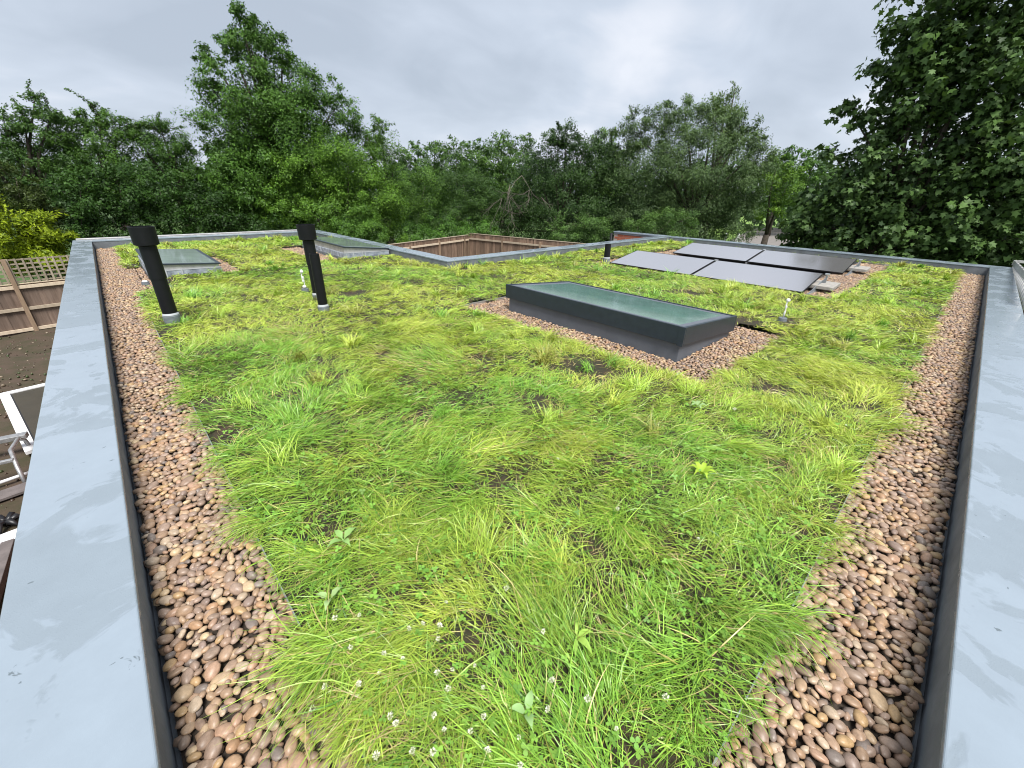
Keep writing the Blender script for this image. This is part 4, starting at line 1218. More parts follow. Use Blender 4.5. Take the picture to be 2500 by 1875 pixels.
pk = box('plank', -1.2, 1.2, -0.14, 0.14, 0, 0.04, M['rust_plank'], None, bev=0.004); pk.location = (-2.6, 8.55, GZ + 0.11); pk.rotation_euler = (0, 0, 0.16)
tag(pk, 'wide grey plank lying on the soil below the white pole', 'plank')
bp_ = box('board', -1.0, 0.9, -0.16, 0.16, 0, 0.03, M['white_paint'], None, bev=0.003); bp_.location = (-2.6, 7.25, GZ + 0.12); bp_.rotation_euler = (0.05, 0, 0.12)
tag(bp_, 'pale board lying at the lower left beside the house', 'board')
bm = bmesh.new()
for q in range(6):
    a_ = q * 1.05
    tube_into(bm, [(0, 0, 0.06), (0.10 * math.cos(a_), 0.10 * math.sin(a_), 0.13), (0.2 * math.cos(a_ + .2), 0.2 * math.sin(a_ + .2), 0.02)], [0.05, 0.045, 0.012], 5)
gl = link('black_sack', bm_mesh('black_sack', bm, True), M['frame_black'], None, (-2.05, 7.75, GZ + 0.07))
tag(gl, 'crumpled black scrap of plastic on the brown soil', 'scrap')
ps = box('timber_post', -0.06, 0.06, -1.3, 1.3, 0, 0.10, M['rust_plank'], None, bev=0.006); ps.location = (-2.05, 5.9, GZ + 0.1); ps.rotation_euler = (0, 0, -0.05)
tag(ps, 'dark timber post lying along the house at lower left', 'post')

# ------------------------------------------------------------------ ladder outside the right parapet
ld = empty('ladder', (13.75, -0.70, 0.20), 'aluminium ladder along the outside of the right parapet', 'ladder')
ang = math.radians(2.2)
ld.rotation_euler = (0, ang * -1, math.pi)
def lbox(nm, a0, a1, z0, z1, y0, y1): return box(nm, a0, a1, y0, y1, z0, z1, M['alu_dull'], ld, bev=0.004)
lbox('stile', 0, 5.6, -0.05, 0.04, -0.035, -0.005)
lbox('stile', 0, 5.6, -0.45, -0.36, -0.035, -0.005)
lbox('end_cap', -0.05, 0.05, -0.055, 0.045, -0.045, 0.01)
lbox('hook', -0.03, 0.03, 0.0, 0.05, 0.011, 0.12)
for i in range(18):
    tube('rung', [(0.25 + i * 0.3, -0.02, -0.05), (0.25 + i * 0.3, -0.02, -0.36)], 0.015, M['alu_dull'], ld, 8)
    if i < 9:
        h_ = lathe('rung_socket', [(0.0, 0.0), (0.016, 0.0), (0.016, 0.004), (0.0, 0.004)], M['frame_black'], ld, 10)
        h_.location = (0.25 + i * 0.6, -0.02, 0.0405)

# ------------------------------------------------------------------ trees and shrubs
# base position on the ground and crown lobes (dx, dy, height, horizontal radius, vertical radius) in metres
CROWNS = {
'tall':((7.6,25.9),[(-0.2,0.1,10.4,0.82,0.65),(0.4,-0.1,10.6,0.69,0.47),(-1.0,0.3,10.1,0.56,0.46),(-0.3,0.1,11.0,0.60,0.65),(-0.5,0.2,11.4,0.26,0.30),(0.0,0.1,9.8,1.53,0.99),(-1.8,0.5,9.4,0.66,0.50),(1.1,-0.3,10.1,0.61,0.64),(-0.8,0.3,8.2,2.07,1.42),(-2.2,0.6,8.4,0.60,0.40),(1.3,-0.3,8.3,1.28,1.37),(2.3,-0.7,8.7,1.04,0.89),(3.0,-1.0,7.7,1.19,1.02),(-1.8,0.5,6.3,1.75,1.57),(0.2,-0.0,6.3,2.33,1.87),(-1.3,0.4,4.2,2.50,1.95),(-2.8,0.7,3.8,1.37,1.48),(1.8,-0.5,6.0,1.80,1.71),(0.7,-0.2,8.1,1.29,1.04),(-0.3,0.1,7.1,1.81,1.05)]),
'fronttree':((9.3,23.1),[(-0.9,0.4,5.0,1.68,1.36),(0.7,-0.2,4.9,1.58,1.50),(1.5,-0.6,3.9,1.65,1.48),(-0.1,0.1,3.1,2.19,1.19),(2.3,-1.0,3.1,0.96,1.03),(-2.2,0.9,3.5,1.09,1.12)]),
'slender':((12.9,24.9),[(0.0,-0.0,7.4,0.40,0.59),(-0.7,0.3,7.0,0.87,0.79),(0.1,-0.1,6.2,1.02,0.93),(0.5,-0.3,5.0,0.93,1.08),(-0.6,0.3,5.6,1.35,1.25)]),
'left1':((-1.7,25.9),[(0.7,0.0,6.3,0.44,0.55),(1.5,0.1,6.5,0.52,0.56),(1.2,0.1,7.0,0.20,0.41),(0.1,0.0,5.9,0.42,0.68),(0.7,0.0,5.4,1.24,0.85),(-0.8,-0.1,5.3,0.70,0.94)]),
'left2':((0.8,26.5),[(0.4,-0.0,6.9,0.28,0.41),(-0.1,0.0,6.4,0.70,0.59),(0.9,-0.0,6.3,0.65,0.58),(-0.0,0.0,5.5,1.43,0.92),(-0.9,0.0,5.9,0.61,0.74)]),
'left3':((3.2,26.8),[(-1.0,0.1,6.4,0.57,0.48),(0.0,0.0,6.5,0.63,0.54),(0.4,-0.0,6.0,0.70,0.75),(-0.8,0.1,5.4,1.32,1.00),(0.5,-0.1,5.2,0.64,0.87)]),
'hedge1':((-0.7,23.5),[(0.5,0.0,3.8,0.90,0.84),(0.0,0.0,2.9,0.66,0.72)]),
'hedge2':((0.4,24.0),[(0.6,-0.0,4.0,1.13,0.97),(0.0,0.0,2.8,1.11,0.77)]),
'hedge3':((2.2,23.9),[(0.0,-0.0,3.8,1.16,1.10),(0.0,0.0,2.7,1.12,0.74)]),
'hedge4':((4.9,23.5),[(-1.3,0.2,3.5,1.12,1.16),(-0.6,0.1,2.6,1.27,0.79),(0.6,-0.1,2.5,1.19,0.64)]),
'brown':((-2.0,23.4),[(0.3,0.0,4.2,0.68,0.71),(0.6,0.0,3.6,0.51,0.67),(-0.6,-0.0,4.0,0.72,0.88)]),
'golden':((-1.9,21.4),[(-0.1,0.0,2.5,0.86,1.01),(0.5,0.0,2.6,0.55,0.97),(-0.6,-0.1,2.5,0.51,1.16),(0.6,0.1,2.1,0.28,0.66)]),
'far0':((26.4,44.8),[(0.1,-0.1,7.3,1.56,1.33),(-0.3,0.2,5.7,1.84,1.81),(0.3,-0.2,3.9,1.79,1.87)]),
'far1':((30.3,45.9),[(0.1,-0.0,8.0,1.68,1.41),(-0.3,0.2,6.3,1.98,1.91),(0.3,-0.2,4.4,1.93,1.99)]),
'far2':((34.3,46.8),[(0.0,0.0,8.5,1.79,1.49),(-0.4,0.3,6.7,2.11,2.02),(0.4,-0.3,4.7,2.05,2.10)]),
'far3':((32.7,40.4),[(-0.0,0.0,8.3,1.61,1.33),(-0.3,0.3,6.7,1.91,1.82),(0.3,-0.3,4.9,1.85,1.88)]),
'far4':((36.6,41.0),[(-0.1,0.1,8.8,1.71,1.41),(-0.4,0.3,7.1,2.03,1.92),(0.4,-0.3,5.2,1.96,1.98)]),
'far5':((40.5,41.5),[(-0.1,0.1,9.0,1.81,1.49),(-0.4,0.4,7.3,2.14,2.03),(0.4,-0.4,5.2,2.07,2.09)]),
'mid1':((15.5,26.8),[(1.0,-0.6,4.1,1.89,1.37),(0.0,0.0,2.8,1.62,1.29)]),
'mid2':((18.7,24.1),[(-0.4,0.3,4.2,1.90,1.49),(0.9,-0.7,3.4,1.66,1.53),(-0.9,0.7,2.5,2.22,1.04)]),
'bramble':((15.2,24.1),[(-1.0,0.6,1.8,1.77,0.61),(1.0,-0.6,2.0,1.56,0.74),(2.7,-1.9,2.0,1.32,0.75)]),
'holly':((23.1,19.9),[(0.1,-0.0,7.6,1.08,0.85),(-0.6,0.8,6.7,1.32,1.04),(0.9,-1.0,6.7,1.42,1.03),(0.5,-0.5,5.3,2.93,1.92),(-0.9,1.1,4.3,2.19,1.99),(1.8,-2.3,4.1,2.38,2.21),(0.6,-0.6,2.8,3.31,1.55),(1.9,-2.3,6.0,1.03,1.16),(-2.0,2.2,3.0,1.68,1.30)]),
'behind':((32.5,23.3),[(-0.2,0.3,8.2,1.06,0.94),(0.0,0.0,6.5,1.52,1.52)]),
'willow':((27.2,12.4),[(-2.1,4.0,7.5,1.21,1.18),(-1.4,2.9,7.9,1.36,1.21),(-0.7,1.5,8.3,1.49,1.02),(0.0,0.1,7.9,1.44,1.17),(0.7,-1.4,7.4,1.00,1.00),(1.0,-2.4,6.4,0.86,1.22),(-0.2,0.5,6.0,3.20,1.95),(-1.5,2.9,5.3,2.21,2.05),(0.8,-1.7,4.9,1.73,1.73),(-0.2,0.6,3.8,3.09,1.63)]),
'birch':((34.9,15.1),[(-0.1,0.2,10.4,0.74,0.85),(0.1,-0.2,11.0,0.37,0.36),(-0.3,0.8,9.9,0.68,0.75),(0.1,-0.3,9.3,1.07,1.00),(0.2,-0.5,7.8,1.36,1.30)]),
'small1':((31.6,9.5),[(-0.1,0.4,5.5,0.93,1.02),(0.1,-0.4,4.6,0.98,1.15),(-0.1,0.4,3.6,0.91,0.84)]),
'small2':((57.5,17.2),[(0.1,-0.4,8.6,1.08,0.79),(-0.2,0.7,7.8,1.39,1.01),(0.2,-0.7,6.4,1.76,1.63)]),
'small3':((60.1,15.2),[(0.0,0.0,8.1,1.53,1.01),(-0.2,0.9,7.3,1.57,1.23),(0.2,-0.9,6.0,2.29,1.65)]),
'maple':((18.8,2.0),[(0.1,0.2,9.0,1.05,1.02),(0.2,-0.9,8.5,1.03,1.26),(0.1,-0.6,7.3,1.10,0.98),(-0.0,0.8,6.7,0.88,0.87),(0.1,-0.8,6.1,1.13,0.94),(0.2,-2.2,5.1,0.84,1.22),(0.2,-1.2,4.4,1.06,1.00),(0.0,0.5,4.8,1.12,0.94),(0.0,0.3,7.9,1.00,0.89),(-0.0,0.7,9.9,1.51,1.08),(-0.1,1.0,8.6,0.95,0.98),(0.1,-0.5,8.1,1.17,1.13),(-0.1,1.3,7.7,0.74,0.73),(0.1,0.1,6.9,1.29,1.14),(0.2,-1.5,6.3,0.96,1.19),(-0.3,2.2,6.9,0.37,0.29),(-0.2,1.6,6.6,0.42,0.34),(-0.1,1.1,6.0,0.82,0.79),(0.1,-0.3,5.1,1.41,1.12),(0.2,-2.0,4.5,0.97,1.17),(-0.2,1.7,5.0,0.89,0.67),(-0.3,2.1,4.2,0.88,0.71),(-0.0,1.0,4.0,1.19,0.87),(-0.3,2.4,3.4,0.68,0.55),(0.1,-0.5,3.7,1.26,0.72),(0.2,-2.1,3.4,0.99,0.56),(-0.3,2.3,5.7,0.34,0.24),(0.2,-2.0,7.2,0.88,1.84),(0.2,-3.1,4.8,0.83,1.46),(-0.1,1.2,3.2,0.91,0.39)]),
'bud1':((19.1,16.2),[(0.0,0.0,2.2,0.88,0.77)]),
'bud2':((20.0,15.0),[(0.0,0.0,2.4,0.95,0.91)]),
'bud3':((21.0,12.6),[(0.8,-1.4,3.0,1.41,0.59),(0.0,0.0,2.7,0.84,0.41)]),
'bushfront':((9.5,21.5),[(-0.4,0.2,2.4,1.06,0.81),(0.4,-0.2,2.1,1.00,0.79),(0.2,-0.1,3.0,0.78,0.57)]),
'yellowr':((21.9,-1.5),[(0.0,0.0,1.9,0.26,0.64)]),
}
# name, label, category, leaf colours (dark, light), leaf length, leaf width, coverage, style, shoots
SPEC = {
'tall': ('maple_tree', 'tallest green tree left of centre rising above the far parapet', 'tree', (0.030, 0.075, 0.014), (0.075, 0.16, 0.026), 0.16, 0.09, 2.6, 'broad', 10),
'fronttree': ('field_maple', 'bright green bushy tree in front of the tallest tree', 'tree', (0.040, 0.095, 0.012), (0.10, 0.19, 0.028), 0.13, 0.08, 2.6, 'broad', 6),
'slender': ('young_tree', 'slender loose-leaved tree right of the tallest tree', 'tree', (0.035, 0.085, 0.016), (0.085, 0.165, 0.03), 0.13, 0.06, 1.9, 'broad', 9),
'left1': ('cherry_tree', 'feathery-topped tree at the far left edge', 'tree', (0.030, 0.075, 0.018), (0.07, 0.14, 0.03), 0.13, 0.06, 2.3, 'broad', 16),
'left2': ('cherry_tree', 'feathery-topped tree second from the left edge', 'tree', (0.032, 0.08, 0.016), (0.075, 0.15, 0.028), 0.13, 0.06, 2.3, 'broad', 14),
'left3': ('cherry_tree', 'feathery-topped tree just left of the tallest tree', 'tree', (0.030, 0.075, 0.015), (0.07, 0.145, 0.028), 0.13, 0.06, 2.3, 'broad', 12),
'hedge1': ('hazel_bush', 'dark hazel bush right of the golden conifer', 'bush', (0.026, 0.07, 0.016), (0.06, 0.135, 0.028), 0.13, 0.09, 2.8, 'broad', 4),
'hedge2': ('hazel_bush', 'dark leafy bush behind the leftmost vent pipe', 'bush', (0.024, 0.068, 0.015), (0.058, 0.13, 0.026), 0.13, 0.09, 2.8, 'broad', 4),
'hedge3': ('hazel_bush', 'dark leafy bush behind the rear left skylight', 'bush', (0.024, 0.07, 0.014), (0.06, 0.135, 0.026), 0.13, 0.09, 2.8, 'broad', 4),
'hedge4': ('hazel_bush', 'dark leafy bush at the foot of the tallest tree', 'bush', (0.022, 0.062, 0.013), (0.056, 0.125, 0.024), 0.13, 0.09, 2.8, 'broad', 4),
'brown': ('yew_bush', 'olive brown-green bush above the golden conifer', 'bush', (0.030, 0.052, 0.012), (0.07, 0.10, 0.024), 0.12, 0.05, 2.8, 'broad', 3),
'golden': ('golden_conifer', 'golden yellow-green conifer above the trellis fence', 'bush', (0.10, 0.15, 0.008), (0.28, 0.34, 0.02), 0.20, 0.07, 5.0, 'spray', 10),
'far0': ('oak_tree', 'distant rounded tree, leftmost of the far centre row', 'tree', (0.034, 0.075, 0.024), (0.075, 0.14, 0.036), 0.30, 0.2, 2.0, 'broad', 3),
'far1': ('oak_tree', 'distant rounded tree, second from left in the far centre row', 'tree', (0.034, 0.08, 0.024), (0.078, 0.145, 0.036), 0.30, 0.2, 2.0, 'broad', 3),
'far2': ('oak_tree', 'distant rounded tree, third from left in the far centre row', 'tree', (0.034, 0.075, 0.024), (0.075, 0.14, 0.036), 0.30, 0.2, 2.0, 'broad', 3),
'far3': ('oak_tree', 'distant rounded tree, fourth from left in the far centre row', 'tree', (0.032, 0.072, 0.022), (0.075, 0.14, 0.036), 0.30, 0.2, 2.0, 'broad', 3),
'far4': ('oak_tree', 'distant rounded tree, fifth from left in the far centre row', 'tree', (0.034, 0.075, 0.024), (0.078, 0.14, 0.036), 0.30, 0.2, 2.0, 'broad', 3),
'far5': ('oak_tree', 'distant tree, rightmost of the far centre row beside the dark hawthorn', 'tree', (0.034, 0.075, 0.024), (0.075, 0.14, 0.036), 0.30, 0.2, 2.0, 'broad', 3),
'mid1': ('elder_bush', 'mid green thicket bush below the distant centre trees', 'bush', (0.032, 0.078, 0.014), (0.08, 0.155, 0.028), 0.15, 0.08, 2.6, 'broad', 6),
'mid2': ('elder_bush', 'dark green thicket bush left of the dead branches', 'bush', (0.028, 0.07, 0.018), (0.066, 0.13, 0.03), 0.15, 0.07, 2.6, 'broad', 6),
'bramble': ('bramble_bush', 'low sprawling bramble behind the courtyard fence', 'bush', (0.036, 0.095, 0.018), (0.085, 0.18, 0.034), 0.12, 0.09, 2.8, 'broad', 3),
'holly': ('hawthorn_tree', 'large dark hawthorn with dead branches right of centre', 'tree', (0.020, 0.052, 0.016), (0.052, 0.105, 0.028), 0.15, 0.09, 2.2, 'broad', 8),
'behind': ('ash_tree', 'lighter green tree top behind the dark hawthorn', 'tree', (0.045, 0.10, 0.02), (0.10, 0.18, 0.03), 0.2, 0.12, 2.2, 'broad', 3),
'willow': ('willow_tree', 'large grey-green willow behind the solar panels', 'tree', (0.036, 0.068, 0.030), (0.10, 0.155, 0.07), 0.19, 0.065, 2.2, 'broad', 10),
'birch': ('birch_tree', 'drooping birch top rising above the willow', 'tree', (0.06, 0.10, 0.035), (0.12, 0.18, 0.06), 0.16, 0.08, 1.5, 'droop', 4),
'small1': ('lime_tree', 'bright green small tree between the willow and the big sycamore', 'tree', (0.05, 0.11, 0.018), (0.12, 0.21, 0.03), 0.16, 0.1, 2.5, 'broad', 4),
'small2': ('ash_tree', 'distant rounded tree top in the gap left of the sycamore', 'tree', (0.036, 0.085, 0.022), (0.08, 0.155, 0.034), 0.3, 0.2, 2.2, 'broad', 2),
'small3': ('ash_tree', 'distant low tree just left of the sycamore edge', 'tree', (0.034, 0.08, 0.022), (0.078, 0.15, 0.034), 0.3, 0.2, 2.2, 'broad', 2),
'maple': ('sycamore_tree', 'huge dark sycamore filling the right side', 'tree', (0.032, 0.062, 0.026), (0.085, 0.145, 0.052), 0.165, 0.16, 2.5, 'maple', 6),
'bud1': ('buddleia_bush', 'upright grey-green shrub right of the courtyard fence', 'bush', (0.045, 0.095, 0.03), (0.10, 0.18, 0.055), 0.13, 0.045, 2.6, 'spray', 10),
'bud2': ('buddleia_bush', 'upright grey-green shrub beside the red brick wall', 'bush', (0.045, 0.095, 0.03), (0.10, 0.18, 0.055), 0.13, 0.045, 2.6, 'spray', 10),
'bud3': ('buddleia_bush', 'wide grey-green shrub behind the far right parapet', 'bush', (0.04, 0.09, 0.026), (0.095, 0.17, 0.05), 0.13, 0.045, 2.6, 'spray', 10),
'bushfront': ('rose_bush', 'bright leafy bush just beyond the far skylight', 'bush', (0.045, 0.11, 0.022), (0.12, 0.23, 0.045), 0.11, 0.07, 2.8, 'broad', 6),
'yellowr': ('privet_bush', 'yellow-green shrub beyond the ladder at the right edge', 'bush', (0.08, 0.13, 0.016), (0.2, 0.27, 0.03), 0.11, 0.06, 2.8, 'broad', 4),
}
def unit(v):
    return v / np.maximum(np.linalg.norm(v, axis=1, keepdims=True), 1e-9)
MAPLE = [(0.0, 0.0)] + [(0.04, -0.46), (0.36, -0.28), (0.62, -0.46), (0.62, -0.16), (1.0, 0.0), (0.62, 0.16), (0.62, 0.46), (0.36, 0.28), (0.04, 0.46)]
def leaves_mesh(P, nrm, tipd, ln, wd, col, style):
    n = len(P)
    nrm = unit(nrm)
    t_ = unit(tipd - nrm * np.sum(tipd * nrm, 1, keepdims=True))
    s_ = np.cross(nrm, t_)
    if style == 'maple':
        u = np.array(MAPLE); k = len(u)
        bend = -0.18 * (u[:, 0] ** 2) - 0.25 * np.abs(u[:, 1])
        V = P[:, None, :] + ln[:, None, None] * (u[None, :, 0, None] * t_[:, None, :] + u[None, :, 1, None] * s_[:, None, :] + bend[None, :, None] * nrm[:, None, :])
        f = np.array([(0, i, i + 1) for i in range(1, k - 1)])
    else:
        V = np.stack([P + s_ * (wd * 0.5)[:, None], P + t_ * ln[:, None] - nrm * (ln * 0.12)[:, None], P - s_ * (wd * 0.5)[:, None] + t_ * (ln * 0.3)[:, None]], 1)
        k = 3
        f = np.array([(0, 1, 2)])
    T = (f[None] + (np.arange(n) * k)[:, None, None]).reshape(-1, 3)
    return V.reshape(-1, 3), T, np.repeat(col, k, 0)
def build_tree(key, seed):
    name, label, cat, cd, cl, ln, wd, cov, style, shoots = SPEC[key]
    (bx, by), lobes = CROWNS[key]
    r = np.random.default_rng(seed)
    k_ = {'hedge1': 0.62, 'hedge2': 0.6, 'hedge3': 0.6, 'hedge4': 0.55, 'holly': 0.68, 'brown': 0.75, 'mid2': 0.75, 'left1': 0.85, 'left2': 0.9, 'left3': 0.85, 'willow': 0.9, 'tall': 0.9, 'fronttree': 1.08}.get(key, 1.0)
    cd = np.array(cd) * np.array([1.0, 1.05, 0.8]) * k_ * 0.9; cl = np.array(cl) * np.array([1.42, 1.48, 1.05]) * k_
    root = empty(name, (bx, by, GZ), label, cat)
    P, Nn, Td, Cc = [], [], [], []
    lobes = list(lobes)
    if cat == 'tree' or key.startswith('hedge') or key in ('brown', 'golden'):
        # skirts that carry the foliage down towards the ground
        low = sorted(lobes, key=lambda l: l[2])[:max(1, len(lobes) // 3)]
        for l in low:
            if l[2] - l[4] > 1.2 and key not in ('small1', 'birch'):
                lobes.append((l[0], l[1], max(1.0, l[2] - l[4] * 1.2), l[3] * 0.95, l[4]))
    if style != 'maple':
        ln *= 0.74; wd *= 0.80
    area = 0.5 * ln * wd * (1.4 if style == 'maple' else 1.0)
    for (lx, ly, lz, rh, rv) in lobes:
        dj = r.uniform(-0.35, 0.35) * rh
        rad = math.hypot(bx + lx, by + ly)
        ux, uy = (bx + lx) / rad, (by + ly) / rad
        c = np.array([lx + ux * dj, ly + uy * dj, lz])
        n = int(cov * math.pi * rh * rv * 1.5 / area) + 30
        ncl = max(8, int(16 * (rh * rv) ** 0.75 / (ln * 7) ** 1.0))
        d = unit(r.normal(size=(ncl, 3)) + np.array([0, 0, 0.12]))
        fr_ = r.uniform(0.55, 1.0, ncl) ** 0.6 * (0.82 + 0.42 * r.random(ncl))
        cc_ = c + d * fr_[:, None] * np.array([rh, rh, rv])
        rc_ = (0.23 * math.sqrt(rh * rv) + 0.09) * r.uniform(0.5, 1.5, ncl)
        tint = r.uniform(0, 1, ncl)
        k = r.integers(0, ncl, n)
        off = unit(r.normal(size=(n, 3))) * (r.random(n) ** 0.6)[:, None] * rc_[k][:, None] * np.array([1.1, 1.1, 0.8])
        p_ = cc_[k] + off
        outw = unit(0.6 * unit(p_ - c) + 0.5 * unit(off) + np.array([0, 0, 0.55]))
        nn = unit(outw + r.normal(0, 0.45, (n, 3)))
        td = outw * 0.6 + r.normal(0, 0.7, (n, 3)) + np.array([0, 0, -0.45 if style != 'spray' else 0.9])
        if style == 'droop':
            td = np.array([0, 0, -1.0]) + r.normal(0, 0.3, (n, 3)); nn = unit(np.cross(td, r.normal(size=(n, 3))))
            p_[:, 2] -= r.random(n) * 0.5
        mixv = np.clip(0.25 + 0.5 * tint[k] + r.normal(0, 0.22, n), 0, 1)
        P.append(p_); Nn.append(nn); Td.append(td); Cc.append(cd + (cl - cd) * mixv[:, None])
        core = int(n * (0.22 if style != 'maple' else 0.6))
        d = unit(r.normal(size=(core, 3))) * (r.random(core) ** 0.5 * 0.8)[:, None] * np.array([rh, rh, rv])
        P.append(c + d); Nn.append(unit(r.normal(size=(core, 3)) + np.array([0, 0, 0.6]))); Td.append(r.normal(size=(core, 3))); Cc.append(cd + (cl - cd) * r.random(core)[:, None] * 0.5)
    tops = sorted(lobes, key=lambda l: -(l[2] + l[4]))[:max(3, len(lobes) // 2)]
    tw = bmesh.new()
    for s in range(shoots):
        l = tops[r.integers(0, len(tops))]
        d = unit(r.normal(size=(1, 3)) * np.array([1, 1, 0.25]) + np.array([0, 0, 0.85]))[0]
        a0 = np.array(l[:3]) + d * np.array([l[3], l[3], l[4]]) * 0.7
        ll = (0.45 + 0.6 * r.random()) * min(1.3, 0.45 + 0.5 * l[4]) * (1.0 if style != 'maple' else 0.8)
        m_ = int(ll / ln * 16)
        q = r.random(m_)
        bend = np.array([r.normal() * 0.3, r.normal() * 0.3, -0.1])
        axis = a0 + d * (q * ll)[:, None] + bend * (q ** 2 * ll)[:, None]
        jit = r.normal(size=(m_, 3))
        P.append(axis + jit * ln * 0.35); Nn.append(unit(jit + np.array([0, 0, 0.8]))); Td.append(jit + d * 1.0 + np.array([0, 0, -0.3])); Cc.append(cd + (cl - cd) * r.random(m_)[:, None])
        tube_into(tw, [a0 - d * 0.3, a0 + d * ll * 0.5 + bend * 0.25 * ll, a0 + d * ll + bend * ll], [0.018, 0.012, 0.005], 4)
    P, Nn, Td, Cc = [np.concatenate(a_) for a_ in (P, Nn, Td, Cc)]
    k = P[:, 2] > 0.02
    P, Nn, Td, Cc = P[k], Nn[k], Td[k], Cc[k]
    sz = r.uniform(0.5, 1.3, len(P))
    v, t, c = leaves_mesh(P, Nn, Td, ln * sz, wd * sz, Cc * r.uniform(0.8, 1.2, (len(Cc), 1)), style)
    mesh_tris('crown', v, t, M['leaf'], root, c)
    # trunk and limbs
    bm = tw
    big = cat == 'tree'
    zc_ = np.mean([l[2] for l in lobes])
    r0 = (0.10 + 0.022 * max(l[2] for l in lobes)) if big else 0.05
    fork = Vector((0, 0, max(0.6, zc_ * 0.45)))
    if big:
        tube_into(bm, [(0, 0, -0.05), (0.03, 0.02, fork.z * 0.5), fork], [r0 * 1.25, r0, r0 * 0.8], 8)
    for l in lobes:
        e_ = Vector(l[:3])
        m1 = fork.lerp(e_, 0.5) + Vector((r.normal() * 0.1, r.normal() * 0.1, 0.12 * l[2] * (1 if big else 0)))
        st = fork if big else Vector((r.normal() * 0.1, r.normal() * 0.1, 0))
        tube_into(bm, [st, m1, e_ + Vector((0, 0, l[4] * 0.3))], [r0 * (0.45 if style != 'maple' else 0.28), r0 * (0.22 if style != 'maple' else 0.12), 0.012], 5)
    link('trunk' if big else 'stem', bm_mesh('trunk', bm, True), M['bark'], root)
    return root
for i, key in enumerate(SPEC):
    build_tree(key, 100 + i)

# far wood that closes the view behind the nearer trees
rw_ = np.random.default_rng(77)
n = 26000
az = rw_.uniform(math.radians(-12), math.radians(108), n)
dist = rw_.uniform(66, 78, n)
topz = 5.0 + 3.2 * fbm(az * 26, az * 0, seed=81) + 1.6 * fbm(az * 90, az * 0, seed=82)
hz = topz * rw_.random(n) ** 0.7
P = np.stack([dist * np.cos(az), dist * np.sin(az), GZ + hz], 1)
out_ = -np.stack([np.cos(az), np.sin(az), np.zeros(n)], 1)
nn = unit(out_ * 0.7 + np.array([0, 0, 0.6]) + rw_.normal(0, 0.5, (n, 3)))
cw = np.array([0.035, 0.075, 0.024]) + np.array([0.035, 0.06, 0.012]) * np.clip(fbm(az * 60, hz * 0.7, seed=83) + rw_.normal(0, 0.2, n), 0, 1)[:, None]
v, t, c = leaves_mesh(P, nn, rw_.normal(size=(n, 3)), np.full(n, 0.75), np.full(n, 0.55), cw, 'broad')
tag(mesh_tris('woodland', v, t, M['leaf'], None, c), 'far belt of trees closing the view', 'woodland', kind='stuff')

# undergrowth between the house and the trees
ru = np.random.default_rng(88)
n = 42000
az = ru.uniform(math.radians(-6), math.radians(96), n); dist = 14 + 22 * ru.random(n) ** 0.8
x, y = dist * np.cos(az), dist * np.sin(az)
yard = ((x > 4.6) & (y < 22.2 - 0.3 * (16 - x)) & (x < 19.3) & (y > 6.5)) | ((x < 1.2) & (y < 20)) | ((x < 14.5) & (y < 14.5)) | ((y < 17.5 - 0.0 * x) & (dist > 30) & (y > 5))
x, y = x[~yard], y[~yard]; n = len(x)
h_ = 1.1 * fbm(x * 0.5, y * 0.5, seed=91) ** 1.5 * (0.4 + ru.random(n))
P = np.stack([x, y, GZ + h_], 1)
nn = unit(np.array([0, 0, 0.8]) + ru.normal(0, 0.5, (n, 3)))
cu = np.array([0.035, 0.085, 0.016]) + np.array([0.07, 0.10, 0.02]) * np.clip(fbm(x * 0.8, y * 0.8, seed=92) * 1.4 - 0.3 + ru.normal(0, 0.15, n), 0, 1)[:, None]
v, t, c = leaves_mesh(P, nn, ru.normal(size=(n, 3)) + np.array([0, 0, 1.2]), np.full(n, 0.32), np.full(n, 0.09), cu, 'broad')
tag(mesh_tris('undergrowth', v, t, M['leaf'], None, c), 'rough undergrowth at the foot of the trees', 'undergrowth', kind='stuff')

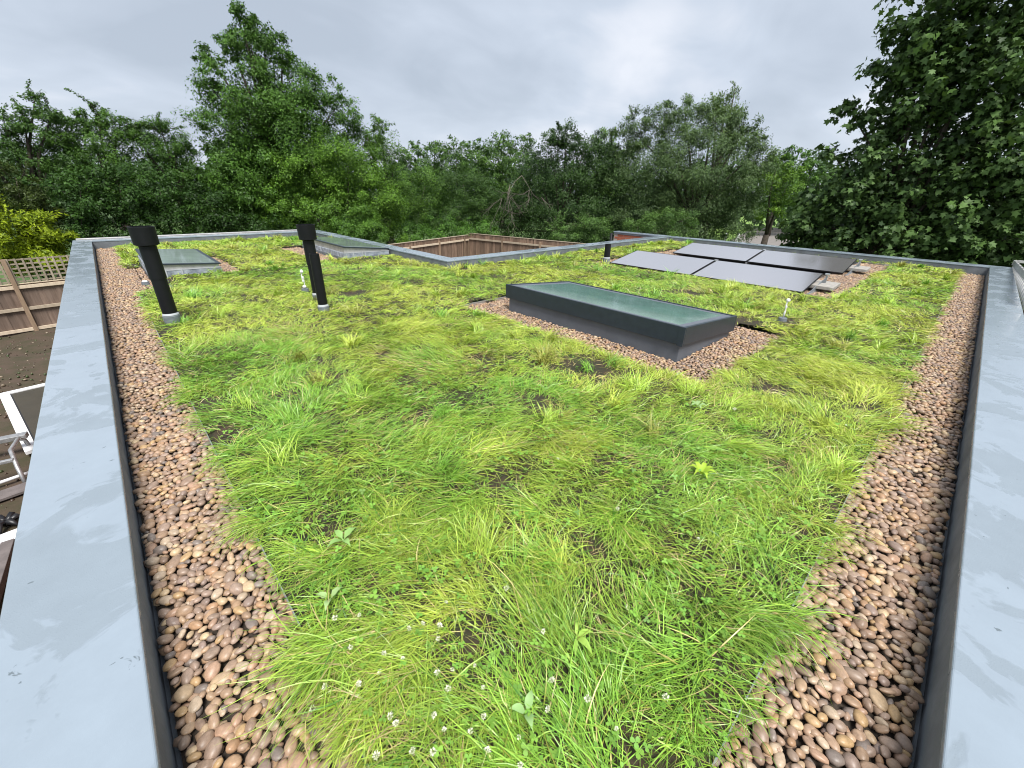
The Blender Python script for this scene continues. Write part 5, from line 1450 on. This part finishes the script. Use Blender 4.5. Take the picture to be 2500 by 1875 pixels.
# dead branches hanging on the hawthorn
db = bmesh.new()
rb = random.Random(14)
(hx, hy), hl = CROWNS['holly']
def twig(p, d, ln, r0, depth):
    pts, rad = [p.copy()], [r0]
    for i in range(4):
        d = (d + Vector((rb.gauss(0, 0.28), rb.gauss(0, 0.28), rb.gauss(0, 0.22) - 0.10))).normalized()
        p = p + d * ln / 4
        pts.append(p.copy()); rad.append(r0 * (1 - 0.2 * (i + 1)))
        if depth > 0 and rb.random() < 0.85:
            twig(p.copy(), (d + Vector((rb.gauss(0, 0.6), rb.gauss(0, 0.6), rb.gauss(0, 0.5)))).normalized(), ln * 0.6, r0 * 0.55, depth - 1)
    tube_into(db, pts, rad, 4, False)
side = Vector((0.73, -0.68, 0)); tow = Vector((-0.68, -0.73, 0))

for (px_, py_, pz_) in ((19.9, 20.5, 2.2), (19.4, 21.0, 1.7), (20.3, 20.2, 1.4), (20.8, 19.6, 1.0), (19.0, 21.3, 0.9)):
    for q in range(2):
        s_ = rb.choice((-1, 1)) * rb.uniform(0.2, 1.0)
        twig(Vector((px_, py_, pz_)), (side * s_ + tow * 0.25 + Vector((0, 0, -0.55))).normalized(), rb.uniform(1.2, 2.4), 0.018, 2)
twigs_ = link('dead_branches', bm_mesh('dead_branches', db), M['dead_twig'])
tag(twigs_, 'tangle of bare grey dead branches on the dark hawthorn', 'branches')
ds = tube('bare_sapling', [(11.3, 24.7, GZ), (11.25, 24.72, 0.2), (11.4, 24.6, 1.4), (11.45, 24.6, 2.4)], [0.035, 0.03, 0.02, 0.008], M['dead_twig'], None, 5)
tag(ds, 'thin bare pale stem standing before the bright bushy tree', 'stem')
# small things by the road
for k, (x, y) in enumerate(((40.0, 15.2), (41.2, 14.6))):
    o = empty('road_post', (x, y, GZ), '%s white post by the road under the small tree' % ('left' if k == 0 else 'right'), 'post')
    box('shaft', -0.06, 0.06, -0.06, 0.06, 0, 1.25, M['white_paint'], o)
    lathe('cap', [(0.085, 1.25), (0.085, 1.29), (0.0, 1.36)], M['white_paint'], o, 4)
